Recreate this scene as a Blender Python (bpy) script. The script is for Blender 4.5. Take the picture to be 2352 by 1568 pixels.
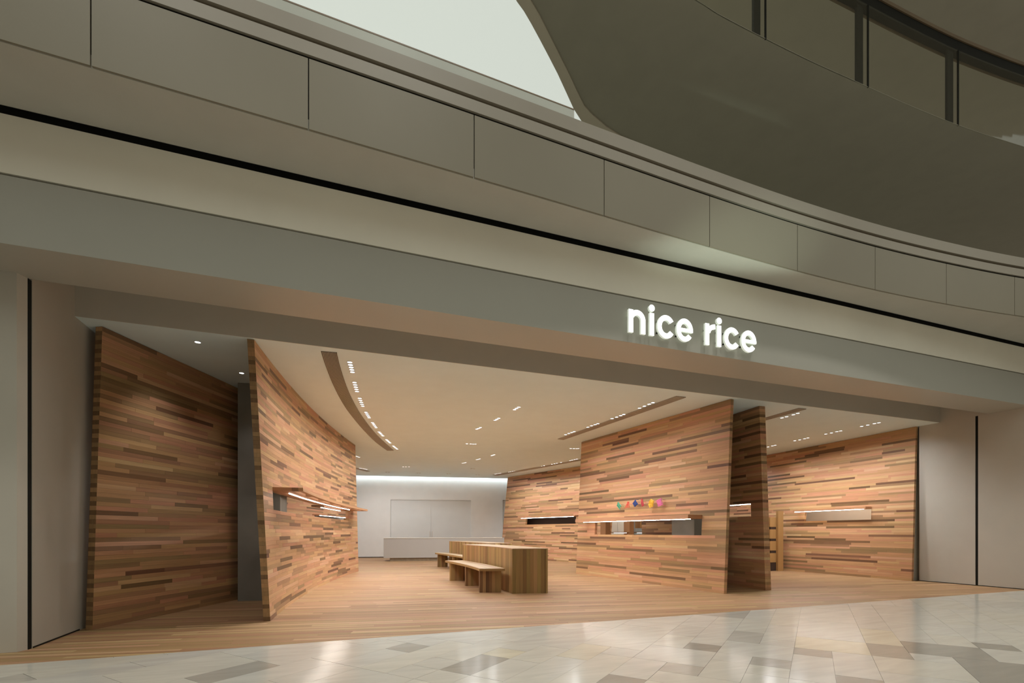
import bpy, math, random
from mathutils import Vector

for o in list(bpy.data.objects):
    bpy.data.objects.remove(o)
S = bpy.context.scene
COL = S.collection

# ---------------------------------------------------------------- camera
FPX, CX, HZ, EYE = 1110.7, 1176.0, 1221.0, 1.1
YAW = math.atan(408 / 1110.7)
FW = Vector((math.sin(YAW), math.cos(YAW)))
RT = Vector((math.cos(YAW), -math.sin(YAW)))
cam = bpy.data.cameras.new('camera')
cam.sensor_fit = 'HORIZONTAL'
cam.sensor_width = 36.0
cam.lens = 17.0
cam.shift_y = (HZ - 784) / 2352
cam.clip_end = 200
camo = bpy.data.objects.new('camera', cam)
camo.location = (0, 0, EYE)
camo.rotation_euler = (math.pi / 2, 0, -YAW)
COL.objects.link(camo)
S.camera = camo

# ---------------------------------------------------------------- world, exposure
w = bpy.data.worlds.new('world')
S.world = w
w.use_nodes = True
bg = w.node_tree.nodes['Background']
bg.inputs[0].default_value = (1.0, 0.90, 0.70, 1)
bg.inputs[1].default_value = 0.22
S.view_settings.view_transform = 'Standard'
S.view_settings.look = 'None'
S.view_settings.gamma = 1
S.view_settings.exposure = 0.0
S.view_settings.use_curve_mapping = False

SKYLIGHT = 0.52          # radiance of the luminous atrium ceiling
P_WIDE = 70
SPOT_COL = (0.97, 0.98, 1.0)
P_CURVED, P_SLOT, P_RIGHT, P_BACK, P_MID, P_DARK = 52, 30, 60, 70, 78, 20

CEIL = 3.47


def spot(loc, aim, power, size=75, blend=0.7, radius=0.06, col=SPOT_COL, name='spot_beam'):
    l = bpy.data.lights.new(name, 'SPOT')
    l.energy = power
    l.spot_size = math.radians(size)
    l.spot_blend = blend
    l.shadow_soft_size = radius
    l.color = col
    o = bpy.data.objects.new(name, l)
    o.location = loc
    d = Vector(aim) - Vector(loc)
    o.rotation_euler = d.to_track_quat('-Z', 'Y').to_euler()
    COL.objects.link(o)
    return o


# unseen spots added high up to brighten the walkway floor
for xx in (-3.0, 1.5, 6.0, 10.5):
    spot((xx, 1.2, 12.0), (xx + 0.4, 2.6, 0), 960, 75, 0.9, 0.3, (1.0, 0.98, 0.92), 'added_floor_spot')
# unseen spot added to make the glow on the gallery edge above the sign
ul = spot((4.1, 1.5, 0.2), (4.85, 4.75, 4.72), 720, 9, 1.0, 0.1, (0.80, 1.0, 0.86), 'unseen_uplight')
ul.scale = (3.8, 1, 1)


def gp(x, y, z=0.0):
    """photo pixel -> plan point on the horizontal plane z"""
    d = (z - EYE) * FPX / (HZ - y)
    return RT * ((x - CX) / FPX * d) + FW * d


# ---------------------------------------------------------------- materials
def new_mat(name):
    m = bpy.data.materials.new(name)
    m.use_nodes = True
    nt = m.node_tree
    b = nt.nodes['Principled BSDF']
    return m, nt, b


def plain(name, col, rough=0.6, metal=0.0, noise=0.06, scale=3.0, spec=0.5, bump=0.0):
    m, nt, b = new_mat(name)
    tc = nt.nodes.new('ShaderNodeTexCoord')
    n = nt.nodes.new('ShaderNodeTexNoise')
    n.inputs['Scale'].default_value = scale
    n.inputs['Detail'].default_value = 4
    nt.links.new(tc.outputs['Object'], n.inputs['Vector'])
    r = nt.nodes.new('ShaderNodeValToRGB')
    lo = [c * (1 - noise) for c in col]
    hi = [min(1, c * (1 + noise)) for c in col]
    r.color_ramp.elements[0].position = 0.3
    r.color_ramp.elements[1].position = 0.7
    r.color_ramp.elements[0].color = (*lo, 1)
    r.color_ramp.elements[1].color = (*hi, 1)
    nt.links.new(n.outputs['Fac'], r.inputs['Fac'])
    nt.links.new(r.outputs['Color'], b.inputs['Base Color'])
    b.inputs['Roughness'].default_value = rough
    b.inputs['Metallic'].default_value = metal
    b.inputs['Specular IOR Level'].default_value = spec
    if bump:
        bp = nt.nodes.new('ShaderNodeBump')
        bp.inputs['Strength'].default_value = bump
        bp.inputs['Distance'].default_value = 0.01
        nt.links.new(n.outputs['Fac'], bp.inputs['Height'])
        nt.links.new(bp.outputs['Normal'], b.inputs['Normal'])
    return m


def emit(name, col, strength):
    m, nt, b = new_mat(name)
    b.inputs['Base Color'].default_value = (*col, 1)
    b.inputs['Emission Color'].default_value = (*col, 1)
    b.inputs['Emission Strength'].default_value = strength
    return m


def wood(name, stops, rough=0.45, grain=0.22, spec=0.35, gscale=(1.6, 55.0)):
    """timber: the colour of each piece comes from its own 'tone' attribute,
    the grain from a noise stretched along the piece"""
    m, nt, b = new_mat(name)
    at = nt.nodes.new('ShaderNodeAttribute')
    at.attribute_name = 'tone'
    sep = nt.nodes.new('ShaderNodeSeparateXYZ')
    nt.links.new(at.outputs['Vector'], sep.inputs[0])
    ramp = nt.nodes.new('ShaderNodeValToRGB')
    els = ramp.color_ramp.elements
    els[0].position, els[1].position = stops[0][0], stops[-1][0]
    els[0].color, els[1].color = (*stops[0][1], 1), (*stops[-1][1], 1)
    for p, c in stops[1:-1]:
        e = els.new(p)
        e.color = (*c, 1)
    nt.links.new(sep.outputs['X'], ramp.inputs['Fac'])
    uv = nt.nodes.new('ShaderNodeUVMap')
    uv.uv_map = 'UVMap'
    # every piece gets its own stretch of grain
    cmb = nt.nodes.new('ShaderNodeCombineXYZ')
    mul = nt.nodes.new('ShaderNodeMath')
    mul.operation = 'MULTIPLY'
    mul.inputs[1].default_value = 37.0
    nt.links.new(sep.outputs['Z'], mul.inputs[0])
    nt.links.new(mul.outputs[0], cmb.inputs['X'])
    nt.links.new(mul.outputs[0], cmb.inputs['Z'])
    add = nt.nodes.new('ShaderNodeVectorMath')
    add.operation = 'ADD'
    nt.links.new(uv.outputs['UV'], add.inputs[0])
    nt.links.new(cmb.outputs[0], add.inputs[1])
    mp = nt.nodes.new('ShaderNodeMapping')
    mp.inputs['Scale'].default_value = (gscale[0], gscale[1], 1)
    nt.links.new(add.outputs[0], mp.inputs['Vector'])
    n = nt.nodes.new('ShaderNodeTexNoise')
    n.inputs['Scale'].default_value = 1.0
    n.inputs['Detail'].default_value = 5
    n.inputs['Roughness'].default_value = 0.65
    n.inputs['Distortion'].default_value = 0.6
    nt.links.new(mp.outputs[0], n.inputs['Vector'])
    g = nt.nodes.new('ShaderNodeMapRange')
    g.inputs['From Min'].default_value = 0.25
    g.inputs['From Max'].default_value = 0.75
    g.inputs['To Min'].default_value = 1 - grain
    g.inputs['To Max'].default_value = 1 + grain * 0.6
    nt.links.new(n.outputs['Fac'], g.inputs['Value'])
    # hue drift between pinkish and yellowish pieces
    hm = nt.nodes.new('ShaderNodeMapRange')
    hm.inputs['To Min'].default_value = 0.49
    hm.inputs['To Max'].default_value = 0.521
    nt.links.new(sep.outputs['Y'], hm.inputs['Value'])
    hs = nt.nodes.new('ShaderNodeHueSaturation')
    nt.links.new(hm.outputs[0], hs.inputs['Hue'])
    nt.links.new(g.outputs[0], hs.inputs['Value'])
    nt.links.new(ramp.outputs['Color'], hs.inputs['Color'])
    nt.links.new(hs.outputs['Color'], b.inputs['Base Color'])
    b.inputs['Roughness'].default_value = rough
    b.inputs['Specular IOR Level'].default_value = spec
    return m


def stone(name):
    m, nt, b = new_mat(name)
    at = nt.nodes.new('ShaderNodeAttribute')
    at.attribute_name = 'tone'
    sep = nt.nodes.new('ShaderNodeSeparateXYZ')
    nt.links.new(at.outputs['Vector'], sep.inputs[0])
    ramp = nt.nodes.new('ShaderNodeValToRGB')
    els = ramp.color_ramp.elements
    els[0].position, els[1].position = 0.0, 1.0
    els[0].color, els[1].color = (0.25, 0.235, 0.20, 1), (0.59, 0.565, 0.505, 1)
    e = els.new(0.4)
    e.color = (0.42, 0.39, 0.34, 1)
    nt.links.new(sep.outputs['X'], ramp.inputs['Fac'])
    mix = nt.nodes.new('ShaderNodeMix')
    mix.data_type = 'RGBA'
    mix.inputs[7].default_value = (0.60, 0.54, 0.40, 1)
    nt.links.new(sep.outputs['Y'], mix.inputs[0])
    nt.links.new(ramp.outputs['Color'], mix.inputs[6])
    tc = nt.nodes.new('ShaderNodeTexCoord')
    mp = nt.nodes.new('ShaderNodeMapping')
    mp.inputs['Rotation'].default_value = (0, 0, 0.6)
    mp.inputs['Scale'].default_value = (1.2, 7.0, 1.0)
    nt.links.new(tc.outputs['Object'], mp.inputs['Vector'])
    n = nt.nodes.new('ShaderNodeTexNoise')
    n.inputs['Scale'].default_value = 1.3
    n.inputs['Detail'].default_value = 6
    n.inputs['Distortion'].default_value = 0.8
    nt.links.new(mp.outputs[0], n.inputs['Vector'])
    g = nt.nodes.new('ShaderNodeMapRange')
    g.inputs['From Min'].default_value = 0.3
    g.inputs['From Max'].default_value = 0.7
    g.inputs['To Min'].default_value = 0.92
    g.inputs['To Max'].default_value = 1.06
    nt.links.new(n.outputs['Fac'], g.inputs['Value'])
    hs = nt.nodes.new('ShaderNodeHueSaturation')
    nt.links.new(g.outputs[0], hs.inputs['Value'])
    nt.links.new(mix.outputs[2], hs.inputs['Color'])
    nt.links.new(hs.outputs['Color'], b.inputs['Base Color'])
    b.inputs['Roughness'].default_value = 0.16
    b.inputs['Specular IOR Level'].default_value = 0.4
    return m


def glass(name):
    m, nt, b = new_mat(name)
    out = nt.nodes['Material Output']
    tr = nt.nodes.new('ShaderNodeBsdfTransparent')
    tr.inputs[0].default_value = (0.96, 0.97, 0.94, 1)
    gl = nt.nodes.new('ShaderNodeBsdfGlossy')
    gl.inputs['Roughness'].default_value = 0.03
    lw = nt.nodes.new('ShaderNodeLayerWeight')
    lw.inputs['Blend'].default_value = 0.5
    pw = nt.nodes.new('ShaderNodeMath')
    pw.operation = 'POWER'
    pw.inputs[1].default_value = 4.0
    nt.links.new(lw.outputs['Facing'], pw.inputs[0])
    fr = nt.nodes.new('ShaderNodeMath')
    fr.operation = 'MULTIPLY_ADD'
    fr.inputs[1].default_value = 0.6
    fr.inputs[2].default_value = 0.03
    nt.links.new(pw.outputs[0], fr.inputs[0])
    mx = nt.nodes.new('ShaderNodeMixShader')
    nt.links.new(fr.outputs[0], mx.inputs[0])
    nt.links.new(tr.outputs[0], mx.inputs[1])
    nt.links.new(gl.outputs[0], mx.inputs[2])
    nt.links.new(mx.outputs[0], out.inputs['Surface'])
    nt.nodes.remove(b)
    return m


WALLW = wood('wall_timber', [(0.0, (0.135, 0.066, 0.034)), (0.2, (0.225, 0.115, 0.060)), (0.4, (0.34, 0.192, 0.100)),
                             (0.6, (0.49, 0.252, 0.132)), (0.8, (0.58, 0.308, 0.164)), (1.0, (0.65, 0.40, 0.235))])
FLOORW = wood('floor_timber', [(0.0, (0.205, 0.105, 0.054)), (0.35, (0.315, 0.172, 0.09)),
                               (0.7, (0.38, 0.215, 0.112)), (1.0, (0.49, 0.305, 0.17))], rough=0.5, spec=0.22)
TABLEW = wood('table_timber', [(0.0, (0.10, 0.050, 0.021)), (0.4, (0.23, 0.128, 0.052)),
                               (0.75, (0.37, 0.222, 0.092)), (1.0, (0.47, 0.305, 0.132))], gscale=(1.6, 60))
TOPW = wood('tabletop_timber', [(0.0, (0.40, 0.27, 0.16)), (1.0, (0.50, 0.36, 0.23))], grain=0.10)
SHELFW = wood('shelf_timber', [(0.0, (0.30, 0.15, 0.06)), (1.0, (0.47, 0.25, 0.10))], grain=0.12)
WHITE = plain('white_paint', (0.72, 0.68, 0.60), 0.6, noise=0.02)
CEILM = plain('ceiling_paint', (0.77, 0.90, 0.93), 0.75, noise=0.015)
BACKW = plain('back_wall_paint', (0.78, 0.785, 0.755), 0.6, noise=0.02)
DOORM = plain('door_paint', (0.72, 0.74, 0.72), 0.5, noise=0.015)
FASCIA = plain('fascia_paint', (0.44, 0.425, 0.37), 0.45, noise=0.02, scale=1.0)
BANDM = plain('band_paint', (0.90, 0.85, 0.73), 0.4, noise=0.05, scale=0.9)
PARAM = plain('parapet_panel', (0.25, 0.222, 0.166), 0.42, noise=0.04, scale=0.7, spec=0.25)
SOFFM = plain('edge_soffit', (0.52, 0.50, 0.44), 0.5, noise=0.03)
COPEM = plain('coping_paint', (0.30, 0.265, 0.21), 0.5, noise=0.02)
RIMM = plain('gallery_rim', (0.62, 0.56, 0.46), 0.6, noise=0.02)
COPED = plain('coping_recess', (0.19, 0.16, 0.115), 0.6, noise=0.02)
COPEG = plain('coping_glass_edge', (0.52, 0.53, 0.47), 0.25, noise=0.03)
COLW = plain('portal_paint', (0.53, 0.49, 0.42), 0.5, noise=0.02)
DARKM = plain('black_metal', (0.014, 0.014, 0.012), 0.5, noise=0.1, spec=0.15)
CORE = plain('panel_core', (0.05, 0.025, 0.014), 0.8)
GREY = plain('grey_plaster', (0.215, 0.206, 0.178), 0.7, noise=0.12, scale=2.2)
SLABM = plain('slab_underside', (0.37, 0.35, 0.285), 0.7, noise=0.03)
CEIL3 = plain('upper_ceiling', (0.62, 0.585, 0.50), 0.7, noise=0.03)
BRONZE = plain('bronze_trim', (0.20, 0.14, 0.085), 0.5, noise=0.1)
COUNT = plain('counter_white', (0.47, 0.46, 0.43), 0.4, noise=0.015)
PLINTH = plain('plinth_timber', (0.34, 0.27, 0.18), 0.5, noise=0.15, scale=9)
VENTM = plain('vent_slat', (0.50, 0.45, 0.37), 0.6, noise=0.02)
VENTD = plain('vent_dark', (0.05, 0.045, 0.038), 0.8)
STONE = stone('mall_stone')
GROUT = plain('grout', (0.20, 0.185, 0.155), 0.8)
GLASS = glass('balustrade_glass')
LED = emit('led_strip', (1.0, 0.95, 0.86), 30.0)
LEDC = emit('cool_led', (0.95, 0.97, 1.0), 3.0)
LAMP = emit('lamp_lens', (0.92, 0.97, 1.0), 3.0)
LAMPOFF = plain('lamp_off', (0.35, 0.30, 0.24), 0.4)
TRIM = plain('lamp_trim', (0.62, 0.58, 0.52), 0.35, metal=0.3)
SIGN = emit('sign_face', (0.97, 1.0, 0.95), 2.0)
SIGNS = emit('sign_side', (0.80, 0.86, 0.76), 0.45)
SKYM = emit('skylight_panel', (0.93, 1.0, 0.95), SKYLIGHT)
COVE = emit('cove_lamp', (0.95, 0.98, 1.0), 13.0)


# ---------------------------------------------------------------- mesh helpers
class MB:
    def __init__(self):
        self.v, self.f, self.m, self.t, self.uv = [], [], [], [], []

    def add(self, v, f, mi=0, tone=None, uv=None):
        o = len(self.v)
        self.v += [tuple(p) for p in v]
        for k, fc in enumerate(f):
            self.f.append(tuple(i + o for i in fc))
            self.m.append(mi)
            self.t.append(tone or (0.5, 0.5, 0.5))
            self.uv.append(uv[k] if uv else None)
        return self

    def box(self, x0, x1, y0, y1, z0, z1, mi=0, tone=None):
        v = [(x0, y0, z0), (x1, y0, z0), (x1, y1, z0), (x0, y1, z0),
             (x0, y0, z1), (x1, y0, z1), (x1, y1, z1), (x0, y1, z1)]
        f = [(3, 2, 1, 0), (4, 5, 6, 7), (0, 1, 5, 4), (1, 2, 6, 5), (2, 3, 7, 6), (3, 0, 4, 7)]
        return self.add(v, f, mi, tone)

    def prism(self, poly, z0, z1, mi=0, tone=None):
        n = len(poly)
        v = [(p[0], p[1], z0) for p in poly] + [(p[0], p[1], z1) for p in poly]
        f = [tuple(range(n - 1, -1, -1)), tuple(range(n, 2 * n))]
        f += [(i, (i + 1) % n, n + (i + 1) % n, n + i) for i in range(n)]
        return self.add(v, f, mi, tone)

    def beam(self, rings, sv=None, mi=0, tone=None):
        """rings: list of 4-point sections; grain runs along the beam"""
        if sv is None:
            sv = [0.0]
            for a, b in zip(rings, rings[1:]):
                sv.append(sv[-1] + (Vector(b[0]) - Vector(a[0])).length)
        v = [p for r in rings for p in r]
        r0 = [Vector(p) for p in rings[0]]
        c = [0.0]
        for i in range(4):
            c.append(c[-1] + (r0[(i + 1) % 4] - r0[i]).length)
        f, uv = [], []
        for j in range(len(rings) - 1):
            for i in range(4):
                k = (i + 1) % 4
                f.append((j * 4 + i, j * 4 + k, j * 4 + 4 + k, j * 4 + 4 + i))
                uv.append(((sv[j], c[i]), (sv[j], c[i + 1]), (sv[j + 1], c[i + 1]), (sv[j + 1], c[i])))
        e = (len(rings) - 1) * 4
        f += [(3, 2, 1, 0), (e, e + 1, e + 2, e + 3)]
        q = ((0, 0), (0.02, 0), (0.02, c[1]), (0, c[1]))
        uv += [q, q]
        return self.add(v, f, mi, tone, uv)

    def build(self, name, mats, parent=None, smooth=False):
        me = bpy.data.meshes.new(name)
        me.from_pydata(self.v, [], self.f)
        if not isinstance(mats, (list, tuple)):
            mats = [mats]
        for m in mats:
            me.materials.append(m)
        if len(mats) > 1:
            me.polygons.foreach_set('material_index', self.m)
        if any(u is not None for u in self.uv):
            l = me.uv_layers.new(name='UVMap')
            flat = []
            for fc, u in zip(self.f, self.uv):
                for k in range(len(fc)):
                    flat += list(u[k]) if u else [0.0, 0.0]
            l.data.foreach_set('uv', flat)
        a = me.attributes.new('tone', 'FLOAT_VECTOR', 'FACE')
        a.data.foreach_set('vector', [x for t in self.t for x in t])
        if smooth:
            me.polygons.foreach_set('use_smooth', [True] * len(me.polygons))
        me.update()
        o = bpy.data.objects.new(name, me)
        COL.objects.link(o)
        if parent:
            o.parent = parent
        return o


def tag(o, label=None, cat=None, group=None, kind=None):
    if label:
        o['label'] = label
    if cat:
        o['category'] = cat
    if group:
        o['group'] = group
    if kind:
        o['kind'] = kind
    return o


def empty(name, loc=(0, 0, 0)):
    o = bpy.data.objects.new(name, None)
    o.empty_display_size = 0.1
    o.location = loc
    COL.objects.link(o)
    return o


def rel(parent, pts):
    l = parent.location
    return [(p[0] - l.x, p[1] - l.y, p[2] - l.z) for p in pts]


def struct(name, mb, mat, label, cat, parent=None):
    o = mb.build(name, mat, parent)
    return tag(o, label, cat, kind='structure')


def tone_wall(r):
    q = r.random()
    if q < 0.11:
        t = r.uniform(0.06, 0.26)
    elif q < 0.30:
        return (r.uniform(0.34, 0.56), r.uniform(0.3, 1.0), r.random())
    elif q < 0.9:
        t = r.uniform(0.6, 0.88)
    else:
        t = r.uniform(0.9, 1.0)
    return (t, r.random(), r.random())


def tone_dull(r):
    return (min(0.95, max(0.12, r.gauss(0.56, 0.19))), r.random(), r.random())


def tone_floor(r):
    return (min(1, max(0, r.gauss(0.6, 0.19))), r.random(), r.random())


def tone_any(r):
    return (r.random(), r.random(), r.random())


def proj_scale(p):
    d = max(0.5, p[0] * FW.x + p[1] * FW.y)
    return 1 / (d * d)


# ================================================================ SETTING
# ---- stone floor of the mall, tile by tile
VB = math.radians(32.0)
DB = RT * math.sin(VB) + FW * math.cos(VB)
DA = RT * math.cos(VB) - FW * math.sin(VB) + DB * 0.025
MA, MBB, A0, B0 = 0.297, 0.288, -0.16, 3.03
TH = 5.2          # line where stone meets timber


def tile_pt(i, j):
    a, b = A0 + i * MA, B0 + j * MBB
    return DA * a + DB * b


def clip_y(poly, ymax):
    out = []
    n = len(poly)
    for k in range(n):
        p, q = poly[k], poly[(k + 1) % n]
        if p.y <= ymax:
            out.append(p)
        if (p.y <= ymax) != (q.y <= ymax):
            t = (ymax - p.y) / (q.y - p.y)
            out.append(p + (q - p) * t)
    return out


fixed = [(-8, -7, 0, 2, 0.22, 0), (-8, -7, 2, 3, 0.8, .75), (-11, -10, 1, 2, 0.36, 0), (-6, -5, 3, 5, 0.85, .6),
         (-13, -12, -4, -2, 0.34, 0), (-3, -2, 6, 7, 0.2, 0), (0, 2, 8, 10, 0.8, .75), (0, 1, 7, 8, 0.24, 0),
         (2, 3, 8, 10, 0.26, 0), (3, 5, 9, 11, 0.18, 0), (4, 6, 6, 9, 0.16, 0), (6, 8, 4, 8, 0.16, 0), (5, 6, 11, 12, 0.18, 0),
         (3, 4, 8, 9, 0.9, 0), (5, 7, 9, 11, 0.88, 0), (2, 3, 10, 13, 0.85, .6), (-4, -3, 0, 2, 0.22, 0),
         (1, 2, 3, 5, 0.24, 0), (1, 2, 5, 8, .9, 0), (-2, 0, 6, 8, .92, 0), (-7, -6, 0, 2, .9, 0)]
rng = random.Random(11)
occ, tiles = {}, []
for t in fixed:
    tiles.append(t)
    for i in range(t[0], t[1]):
        for j in range(t[2], t[3]):
            occ[(i, j)] = 1
IR, JR = (-26, 26), (-16, 44)
for j in range(*JR):
    for i in range(*IR):
        if (i, j) in occ:
            continue
        ch = [(1, 2), (1, 3), (2, 3), (2, 2), (2, 4), (1, 4), (2, 1), (1, 1)]
        rng.shuffle(ch)
        ch.sort(key=lambda s: 0 if rng.random() < 0.35 + 0.1 * s[0] * s[1] else 1)
        for (wa, hb) in ch + [(1, 1)]:
            cells = [(i + p, j + q) for p in range(wa) for q in range(hb)]
            if all(c not in occ for c in cells):
                break
        for c in cells:
            occ[c] = 1
        q = rng.random()
        tv = rng.uniform(0.84, 1.0) if q > 0.015 else rng.uniform(0.4, 0.6)
        tiles.append((i, i + wa, j, j + hb, tv, rng.choice([0, 0, 0, .12, .2])))

mb = MB().box(-14, 22, -12, TH, -0.2, -0.004)
floor_stone = struct('floor_stone', mb, GROUT, 'polished beige stone tile floor of the mall walkway in the foreground', 'floor')
cand = []
for (i0, i1, j0, j1, tv, ye) in tiles:
    poly = [tile_pt(i0, j0), tile_pt(i1, j0), tile_pt(i1, j1), tile_pt(i0, j1)]
    c0 = sum(poly, Vector((0, 0))) / 4
    poly = [p + (c0 - p).normalized() * 0.0022 for p in poly]
    poly = clip_y(poly, TH)
    if len(poly) < 3:
        continue
    c = sum(poly, Vector((0, 0))) / len(poly)
    d = c.dot(FW)
    if c.x < -13 or c.x > 21 or c.y < -11:
        continue
    vis = False
    if d > 2.6:
        x = CX + FPX * c.dot(RT) / d
        y = HZ + FPX * EYE / d
        vis = -250 < x < 2600 and y < 1640
    area = abs(sum(poly[k].x * poly[(k + 1) % len(poly)].y - poly[(k + 1) % len(poly)].x * poly[k].y for k in range(len(poly)))) / 2
    cand.append(((area * proj_scale(c)) if vis else 0, poly, (tv, ye, rng.random())))
cand.sort(key=lambda q: -q[0])
rest = MB()
for k, (sc, poly, tn) in enumerate(cand):
    if sc > 0 and k < 300:
        MB().prism(poly, -0.02, 0, 0, tn).build('stone_tile', STONE, floor_stone)
    else:
        rest.prism(poly, -0.02, 0, 0, tn)
tag(rest.build('outer_stone_tiles', STONE, floor_stone), kind='stuff')

# ---- timber strip floor of the shop
mb = MB().box(-6, 15.5, TH, 23.5, -0.2, -0.004)
floor = struct('floor', mb, CORE, 'timber strip floor of the shop, pale brown narrow boards', 'floor')
ANG = math.radians(-9.5)
fu = Vector((math.cos(ANG), math.sin(ANG)))
fv = Vector((-fu.y, fu.x))
rng = random.Random(5)
SW = 0.062
rows = []
v = 2.5
while v < 25:
    u = -8.5 + rng.uniform(-2, 0)
    while u < 18:
        L = rng.uniform(0.9, 2.8)
        poly = [fu * u + fv * v, fu * (u + L) + fv * v, fu * (u + L) + fv * (v + SW), fu * u + fv * (v + SW)]
        c = sum(poly, Vector((0, 0))) / 4
        if c.y > 23.3 or max(p.y for p in poly) < TH or c.x < -5 or c.x > 15:
            u += L
            continue
        rows.append((u, v, L, poly, c))
        u += L
    v += SW
sc = []
for (u, v, L, poly, c) in rows:
    d = c.dot(FW)
    x = CX + FPX * c.dot(RT) / max(d, .1)
    vis = d > 1 and -300 < x < 2600
    sc.append((SW * L * proj_scale(c) if vis else 0, u, v, L, poly))
sc.sort(key=lambda q: -q[0])
rest = MB()


def floor_strip(mbx, poly, v, L, tn):
    g = 0.0009
    p = clip_y([Vector(q) for q in poly], 99)
    lo = TH
    pts = poly
    if min(q.y for q in pts) < lo:          # clip at the stone
        pp = [Vector((q.x, -q.y)) for q in pts]
        pp = clip_y(pp, -lo)
        pts = [Vector((q.x, -q.y)) for q in pp]
        if len(pts) < 3:
            return False
        n = len(pts)
    n = len(pts)
    cc = sum(pts, Vector((0, 0))) / n
    pts = [q - fv * (g if (q - cc).dot(fv) > 0 else -g) - fu * (g if (q - cc).dot(fu) > 0 else -g) for q in pts]
    vv = [(q.x, q.y, -0.03) for q in pts] + [(q.x, q.y, 0) for q in pts]
    f = [tuple(range(n, 2 * n))] + [(i, (i + 1) % n, n + (i + 1) % n, n + i) for i in range(n)]
    uvq = [(q.dot(fu), q.dot(fv)) for q in pts]
    uv = [tuple(uvq)] + [(uvq[i], uvq[(i + 1) % n], uvq[(i + 1) % n], uvq[i]) for i in range(n)]
    mbx.add(vv, f, 0, tn, uv)
    return True


cnt = 0
for (s_, u, v, L, poly) in sc:
    tn = tone_floor(rng)
    if cnt < 300 and s_ > 0:
        m1 = MB()
        if floor_strip(m1, poly, v, L, tn):
            m1.build('floor_board', FLOORW, floor)
            cnt += 1
    else:
        floor_strip(rest, poly, v, L, tn)
tag(rest.build('inner_floor_boards', FLOORW, floor), kind='stuff')

# ---- walls, ceiling of the shop
BDIR = Vector((6.57, -1.15)).normalized()
BP = Vector((0.82, 21.61))
BN = Vector((-BDIR.y, BDIR.x))             # pointing away from the room


def back(x, off=0.0):
    t = (x - BP.x) / BDIR.x
    return BP + BDIR * t + BN * off


RX = 13.35        # right wall of the shop behind the timber screen
XL, XR = -2.68, 12.335
b0, b1 = back(-4.2), back(14)
# back wall with a recess for the double door
DZ = 2.22          # door head


def bw(t, off=0.0):
    return BP + BDIR * t + BN * off


def wall_piece(mbx, t0, t1, z0, z1, o0=0.0, o1=0.25, mi=0):
    mbx.prism([bw(t0, o0), bw(t1, o0), bw(t1, o1), bw(t0, o1)], z0, z1, mi)


def bt(px, py=None):
    """position along the back wall under a photo column"""
    vx = RT * ((px - CX) / FPX) + FW
    # solve BP + BDIR t = vx d
    det = -BDIR.x * vx.y + vx.x * BDIR.y
    t = (BP.x * vx.y - vx.x * BP.y) / det
    dd = ((BP + BDIR * t).dot(FW))
    return t, dd


td0, dd0 = bt(897)
td1, dd1 = bt(1082)
tdm, _ = bt(990)
tr0, dr0 = bt(1155)
tr1 = tr0 + 0.95
DH1 = EYE + (HZ - 1146) * dd0 / FPX
DH2 = EYE + (HZ - 1148) * dr0 / FPX
mb = MB()
wall_piece(mb, -5.2, td0, 0, 3.9)
wall_piece(mb, td0, td1, DH1, 3.9)
wall_piece(mb, td1, tr0, 0, 3.9)
wall_piece(mb, tr0, tr1, DH2, 3.9)
wall_piece(mb, tr1, 13.6, 0, 3.9)
wall_piece(mb, td0, td1, 0, DH1, 0.2)
wall_piece(mb, tr0, tr1, 0, DH2, 0.2)
struct('wall_back', mb, BACKW, 'plain white plaster wall at the back of the shop with a light wash on top', 'wall')
# baseboard line
mb = MB()
wall_piece(mb, -5.0, td0, 0, 0.03, -0.006, 0)
wall_piece(mb, td1, tr0, 0, 0.03, -0.006, 0)
struct('baseboard_back', mb, DARKM, 'thin dark base line along the white back wall', 'baseboard')
# double door
d1 = MB()
wall_piece(d1, td0, td1, DH1 - 0.03, DH1, 0.02, 0.2)
door = struct('door_1', d1, DOORM, 'cream double door flush in the back wall behind the white counter', 'door')
m1 = MB()
wall_piece(m1, td0 + 0.002, tdm - 0.0025, 0.01, DH1 - 0.032, 0.05, 0.15)
m1.build('door_leaf', DOORM, door)
m1 = MB()
wall_piece(m1, tdm + 0.0025, td1 - 0.002, 0.01, DH1 - 0.032, 0.05, 0.15)
m1.build('door_leaf', DOORM, door)
for sgn in (-1, 1):
    m1 = MB()
    tc_ = tdm + sgn * 0.05
    wall_piece(m1, tc_ - 0.012, tc_ + 0.012, 0.88, 1.12, 0.03, 0.05)
    m1.build('pull_handle', TRIM, door)
# service door on the right of the back wall
d2 = MB()
wall_piece(d2, tr0 + 0.012, tr1 - 0.01, 0.01, DH2 - 0.02, 0.04, 0.09)
door2 = struct('door_2', d2, BACKW, 'white service door at the right end of the back wall with a round lock', 'door')
m1 = MB()
ctr = bw(tr0 + 0.07, 0.03)
lz = EYE + (HZ - 1222.5) * dr0 / FPX
ring = []
for k in range(12):
    a = k * math.pi / 6
    ring.append((BDIR.x * math.cos(a) * 0.04, BDIR.y * math.cos(a) * 0.04, math.sin(a) * 0.04))
vv = [(ctr.x + r[0] - BN.x * .03, ctr.y + r[1] - BN.y * .03, lz + r[2]) for r in ring] + \
     [(ctr.x + r[0] + BN.x * .01, ctr.y + r[1] + BN.y * .01, lz + r[2]) for r in ring]
m1.add(vv, [tuple(range(12)), tuple(range(23, 11, -1))] + [(k, 12 + k, 12 + (k + 1) % 12, (k + 1) % 12) for k in range(12)])
m1.build('lock', DARKM, door2)
m1 = MB()
wall_piece(m1, tr0 + 0.062, tr0 + 0.078, lz - 0.12, lz - 0.09, 0.032, 0.04)
m1.build('keyhole', DARKM, door2)
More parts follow.
